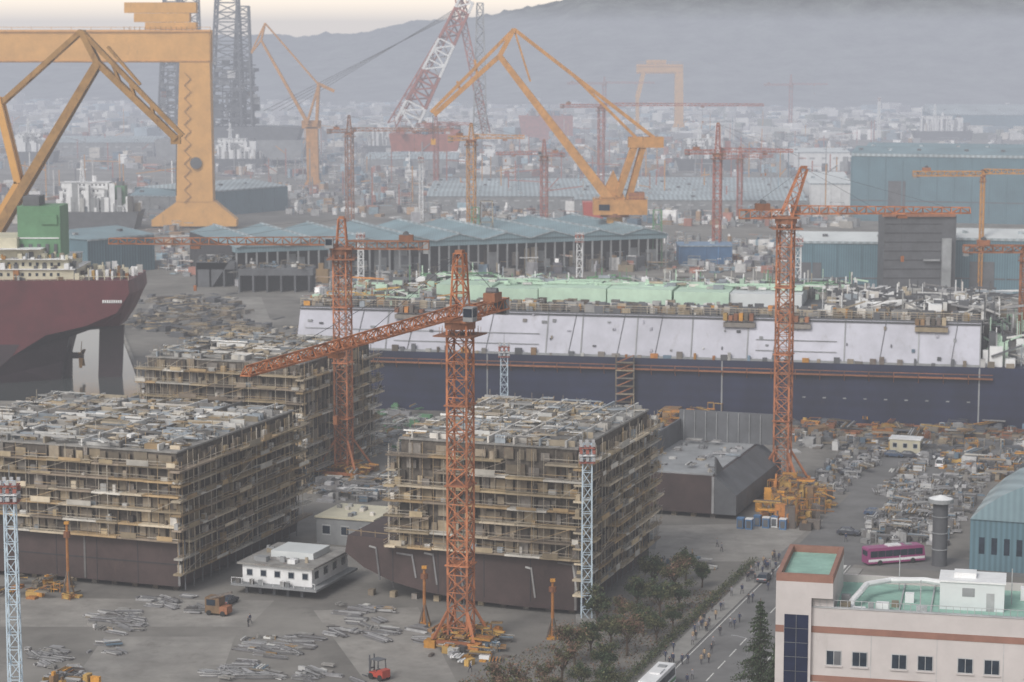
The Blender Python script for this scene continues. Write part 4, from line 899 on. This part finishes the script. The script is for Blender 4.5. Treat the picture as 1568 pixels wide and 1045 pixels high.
# ---------------- vehicles
def car(m,van=False):
    b=B(); L_,W_,=4.4,1.75
    prof=[(-2.2,.35),(-2.2,.75),(-2.1,.95),(-1.2,1.02) if not van else (-2.1,1.05),(1.1,1.0),(2.0,.85),(2.2,.65),(2.2,.35)]
    b.prism([V3((x,-W_/2,z)) for x,z in prof],V3((0,W_,0)),m)
    c=[(-1.9,1.0),(-1.3,1.42),(.3,1.45),(1.1,1.0)] if not van else [(-2.1,1.05),(-2.0,1.9),(1.2,1.9),(1.8,1.0)]
    vs=[V3((x,(-W_/2+.04+ (.16 if z>1.2 else 0)),z)) for x,z in c]+[V3((x,(W_/2-.04-(.16 if z>1.2 else 0)),z)) for x,z in c]
    b.add(vs,[(0,1,2,3)[::-1],(4,5,6,7),(0,1,5,4),(2,3,7,6)],'glass'); 
    b.hexa([vs[1]-V3((0,0,.03)),vs[2]-V3((0,0,.03)),vs[6]-V3((0,0,.03)),vs[5]-V3((0,0,.03)),vs[1]+V3((0,0,.05)),vs[2]+V3((0,0,.05)),vs[6]+V3((0,0,.05)),vs[5]+V3((0,0,.05))],m)
    for s in (0,4): b.beam(vs[s+2],vs[s+3],.08,m); b.beam(vs[s],vs[s+1],.08,m); b.beam((vs[s+1]+vs[s+2])/2,(vs[s]+vs[s+3])/2,.09,m)
    for x in (-1.35,1.35):
        for s in (-1,1): b.cyl(V3((x,s*(W_/2-.2),.32)),V3((x,s*(W_/2+.02),.32)),.32,'tyre',12)
    b.box(V3((2.2,-.75,0)),U,Vv,.03,.35,.6,.75,'white'); b.box(V3((2.2,.4,0)),U,Vv,.03,.35,.6,.75,'white'); b.box(V3((-2.23,-.8,0)),U,Vv,.03,.3,.7,.85,'carred'); b.box(V3((-2.23,.5,0)),U,Vv,.03,.3,.7,.85,'carred')
    return b
cars=[car('carpaint'),car('cardark'),car('carblue'),car('white',True),car('white')]
cp_=[None]*5; rzD=math.atan2(D.y,D.x); rzE=math.atan2(E.y,E.x)
def put_car(k,loc,rz):
    if cp_[k] is None:
        o=cars[k].obj('parked_car' if k!=3 else 'parked_van'); o.location=loc; o.rotation_euler=(0,0,rz); cp_[k]=o
    else: inst(cp_[k],'parked_car' if k!=3 else 'parked_van',loc,rz)
for (a,c,n) in (((1300,728),(1345,695),4),((1370,700),(1440,703),4),((1300,820),(1340,790),2)):
    for i in range(n): put_car(R.choice([0,0,1,1,2,4]),P(a[0],a[1]).lerp(P(c[0],c[1]),i/(n-1))+V3((R.uniform(-.3,.3),R.uniform(-.3,.3),0)),rzE+R.uniform(-.05,.05))
for (x,y,k) in ((1170,890,1),(1440,715,3),(545,665,3),(565,680,0),(350,925,1)): put_car(k,P(x,y),rzD)
def bus(name,loc,rz,m,stripe,L_=11.5):
    b=B(); W_=2.5
    b.prism([V3((-L_/2,-W_/2,.4)),V3((L_/2,-W_/2,.4)),V3((L_/2,-W_/2,1.4)),V3((L_/2-.25,-W_/2,3.0)),V3((L_/2-.6,-W_/2,3.25)),V3((-L_/2+.2,-W_/2,3.25)),V3((-L_/2,-W_/2,3.0))],V3((0,W_,0)),m)
    for s in (-1,1):
        y=s*(W_/2+.012)
        for k in range(7): x=-L_/2+.5+k*1.5; b.box(V3((x,y-.012,0)),U,Vv,1.44,.024,1.55,2.7,'glass')
        b.box(V3((-L_/2+.1,y-.01,0)),U,Vv,L_-.2,.02,.75,1.2,stripe)
        for x in (-L_/2+2.4,L_/2-2.5): b.cyl(V3((x,s*(W_/2-.3),.5)),V3((x,s*(W_/2+.03),.5)),.5,'tyre',14)
    b.beam(V3((L_/2+.0,0,1.5)),V3((L_/2-.2,0,2.8)),W_-.3,'glass',.08)
    b.box(V3((-L_/2-.02,-W_/2+.3,0)),U,Vv,.02,W_-.6,1.8,2.7,'glass')
    b.box(V3((-1.5,-.8,0)),U,Vv,2.6,1.6,3.26,3.5,'white'); b.box(V3((2.2,-.6,0)),U,Vv,1.2,1.2,3.26,3.4,'grey')
    o=b.obj(name); o.location=loc; o.rotation_euler=(0,0,rz)
bus('coach_bus',P(1368,862),math.radians(18),'magenta','white'); bus('city_bus',P(1006,1062),rzD,'white','green')
b=B(); b.prism([V3((-1.2,-.6,.35)),V3((.9,-.6,.35)),V3((.9,-.6,.8)),V3((-.2,-.6,.9)),V3((-.5,-.6,1.25)),V3((-1.2,-.6,1.2))],V3((0,1.2,0)),'carred')
for x in (-.6,.75):
    for s in (-.55,.55): b.beam(V3((x,s,.9)),V3((x*.8,s,2.2)),.08,'dgrey')
b.box(V3((-.6,-.6,0)),U,Vv,1.3,1.2,2.2,2.28,'dgrey'); b.box(V3((-.35,-.25,0)),U,Vv,.5,.5,.9,1.1,'tyre')
for s in (-.35,.35): b.box(V3((1.0,s-.06,0)),U,Vv,.14,.12,.1,2.6,'dgrey'); b.box(V3((1.15,s-.06,0)),U,Vv,1.1,.12,.12,.18,'dgrey')
b.box(V3((1.0,-.4,0)),U,Vv,.12,.8,1.0,1.15,'dgrey')
for x in (-.8,.6):
    for s in (-1,1): b.cyl(V3((x,s*.45,.35)),V3((x,s*.68,.35)),.36,'tyre',12)
o=b.obj('forklift'); o.location=P(580,1040); o.rotation_euler=(0,0,2.4); o.scale=(1.35,)*3
# ---------------- people
def person(ph,jm):
    me=bpy.data.meshes.new('pedestrian'); s=math.sin(ph)
    J=[(0,0,.93),(0,0,1.15),(0,.01,1.38),(0,.01,1.50),(0,.02,1.60),(0,.02,1.70),
       (.10,0,.90),(.10,.22*s,.50),(.10,.30*s-.06,.08),(.10,.30*s+.12,.04),
       (-.10,0,.90),(-.10,-.22*s,.50),(-.10,-.30*s-.10,.10),(-.10,-.30*s+.08,.05),
       (.20,.0,1.40),(.25,-.12*s,1.13),(.24,-.2*s+.06,.90),(.235,-.22*s+.08,.80),
       (-.20,.0,1.40),(-.25,.12*s,1.13),(-.24,.2*s+.06,.90),(-.235,.22*s+.08,.80)]
    Ed=[(0,1),(1,2),(2,3),(3,4),(4,5),(0,6),(6,7),(7,8),(8,9),(0,10),(10,11),(11,12),(12,13),(2,14),(14,15),(15,16),(16,17),(2,18),(18,19),(19,20),(20,21)]
    rad=[.14,.13,.15,.06,.095,.08,.09,.065,.045,.035,.09,.065,.045,.035,.06,.05,.038,.03,.06,.05,.038,.03]
    me.from_pydata(J,Ed,[]); o=bpy.data.objects.new('tmp',me); scene.collection.objects.link(o)
    o.modifiers.new('s','SKIN'); o.modifiers.new('d','SUBSURF').levels=1
    for i,r in enumerate(rad): me.skin_vertices[0].data[i].radius=(r,r*.8)
    me.skin_vertices[0].data[0].use_root=True
    dg=bpy.context.evaluated_depsgraph_get(); nm=bpy.data.meshes.new_from_object(o.evaluated_get(dg))
    bpy.data.objects.remove(o)
    nm.materials.clear()
    for k in (jm,'trous','skin','hair'): nm.materials.append(M[k])
    for p_ in nm.polygons:
        c=p_.center
        if c.z>1.66 or (c.z>1.55 and c.y<0.0): p_.material_index=3
        elif c.z>1.47: p_.material_index=2
        elif abs(c.x)>.19 and c.z<.86: p_.material_index=2
        elif c.z<.86: p_.material_index=1
        else: p_.material_index=0
        p_.use_smooth=True
    return nm
pm=[person(ph,j) for ph,j in ((1.2,'j1'),(-1.2,'j1'),(.6,'j2'),(-.8,'j3'),(.2,'trous'))]
def ped(loc,rz): 
    o=bpy.data.objects.new('pedestrian',R.choice(pm)); o.location=loc; o.rotation_euler=(0,0,rz); s=R.uniform(.98,1.06); o.scale=(s,s,s); scene.collection.objects.link(o)
for i in range(70):
    t=R.uniform(-5,85); s=R.choice([R.uniform(.3,2.7),R.uniform(.3,2.7),R.uniform(3.3,7.5)]); ped(RD(s,t,.13 if s<2.8 else .006),-ang+(0 if R.random()<.7 else math.pi)+R.uniform(-.2,.2))
for (x,y) in ((1098,838),(1105,845),(1172,870),(1050,850),(1295,830),(380,960),(383,955),(720,1030),(1013,868),(960,985),(1300,745),(1060,855),(1150,880)): ped(P(x,y),R.uniform(0,6))
for t in (0,30,60):
    b=B(); c=RD(16.6,t,.13); b.cyl(c,c+UP*8,.09,'grey',8,.05); b.beam(c+UP*8,c-E*1.8+UP*8.3,.07,'grey'); b.box(c-E*2.4-D*.15+UP*8.22,E,D,.6,.25,0,.12,'grey'); b.obj('street_lamp')
# ---------------- light & camera
wd=bpy.data.worlds.new('World'); scene.world=wd; wd.use_nodes=True; nt=wd.node_tree; bg=nt.nodes['Background']
sky=nt.nodes.new('ShaderNodeTexSky'); sky.sky_type='NISHITA'; sky.sun_disc=False
el=math.radians(42); az=math.radians(215); sky.sun_elevation=el; sky.sun_rotation=az; sky.air_density=1.0; sky.dust_density=4.0; sky.ozone_density=1.0
hs=nt.nodes.new('ShaderNodeHueSaturation'); hs.inputs['Saturation'].default_value=.3
tc=nt.nodes.new('ShaderNodeTexCoord'); sx=nt.nodes.new('ShaderNodeSeparateXYZ'); mr=nt.nodes.new('ShaderNodeMapRange'); mr.interpolation_type='SMOOTHSTEP'
mr.inputs[1].default_value=0.0; mr.inputs[2].default_value=0.22; mr.inputs[3].default_value=1; mr.inputs[4].default_value=0
ad=nt.nodes.new('ShaderNodeVectorMath'); ad.operation='MULTIPLY_ADD'; ad.inputs[1].default_value=(10.5,8.9,7.0)
nt.links.new(tc.outputs['Generated'],sx.inputs[0]); nt.links.new(sx.outputs['Z'],mr.inputs[0]); nt.links.new(mr.outputs[0],ad.inputs[0])
nt.links.new(sky.outputs[0],hs.inputs['Color']); nt.links.new(hs.outputs[0],ad.inputs[2]); nt.links.new(ad.outputs[0],bg.inputs[0]); bg.inputs[1].default_value=.145
sl=bpy.data.lights.new('sun','SUN'); sl.energy=1.4; sl.angle=math.radians(16); sl.color=(1,.95,.88); so=bpy.data.objects.new('sun',sl); scene.collection.objects.link(so)
dv=V3((math.sin(az)*math.cos(el),math.cos(az)*math.cos(el),math.sin(el))); so.rotation_euler=dv.to_track_quat('Z','Y').to_euler(); so.location=(0,0,300)
cd=bpy.data.cameras.new('camera'); cam=bpy.data.objects.new('camera',cd); scene.collection.objects.link(cam); cam.location=(0,0,CH); cam.rotation_euler=(math.radians(90)-pit,0,0)
cd.sensor_width=36; cd.lens=36*FP/1568; cd.clip_end=20000; cd.clip_start=1; scene.camera=cam
cd.dof.use_dof=True; cd.dof.focus_distance=210; cd.dof.aperture_fstop=.42
scene.view_settings.view_transform='Standard'; scene.view_settings.look='None'; scene.view_settings.exposure=0
print('tris',sum(len(o.data.polygons) for o in scene.objects if o.type=='MESH'))
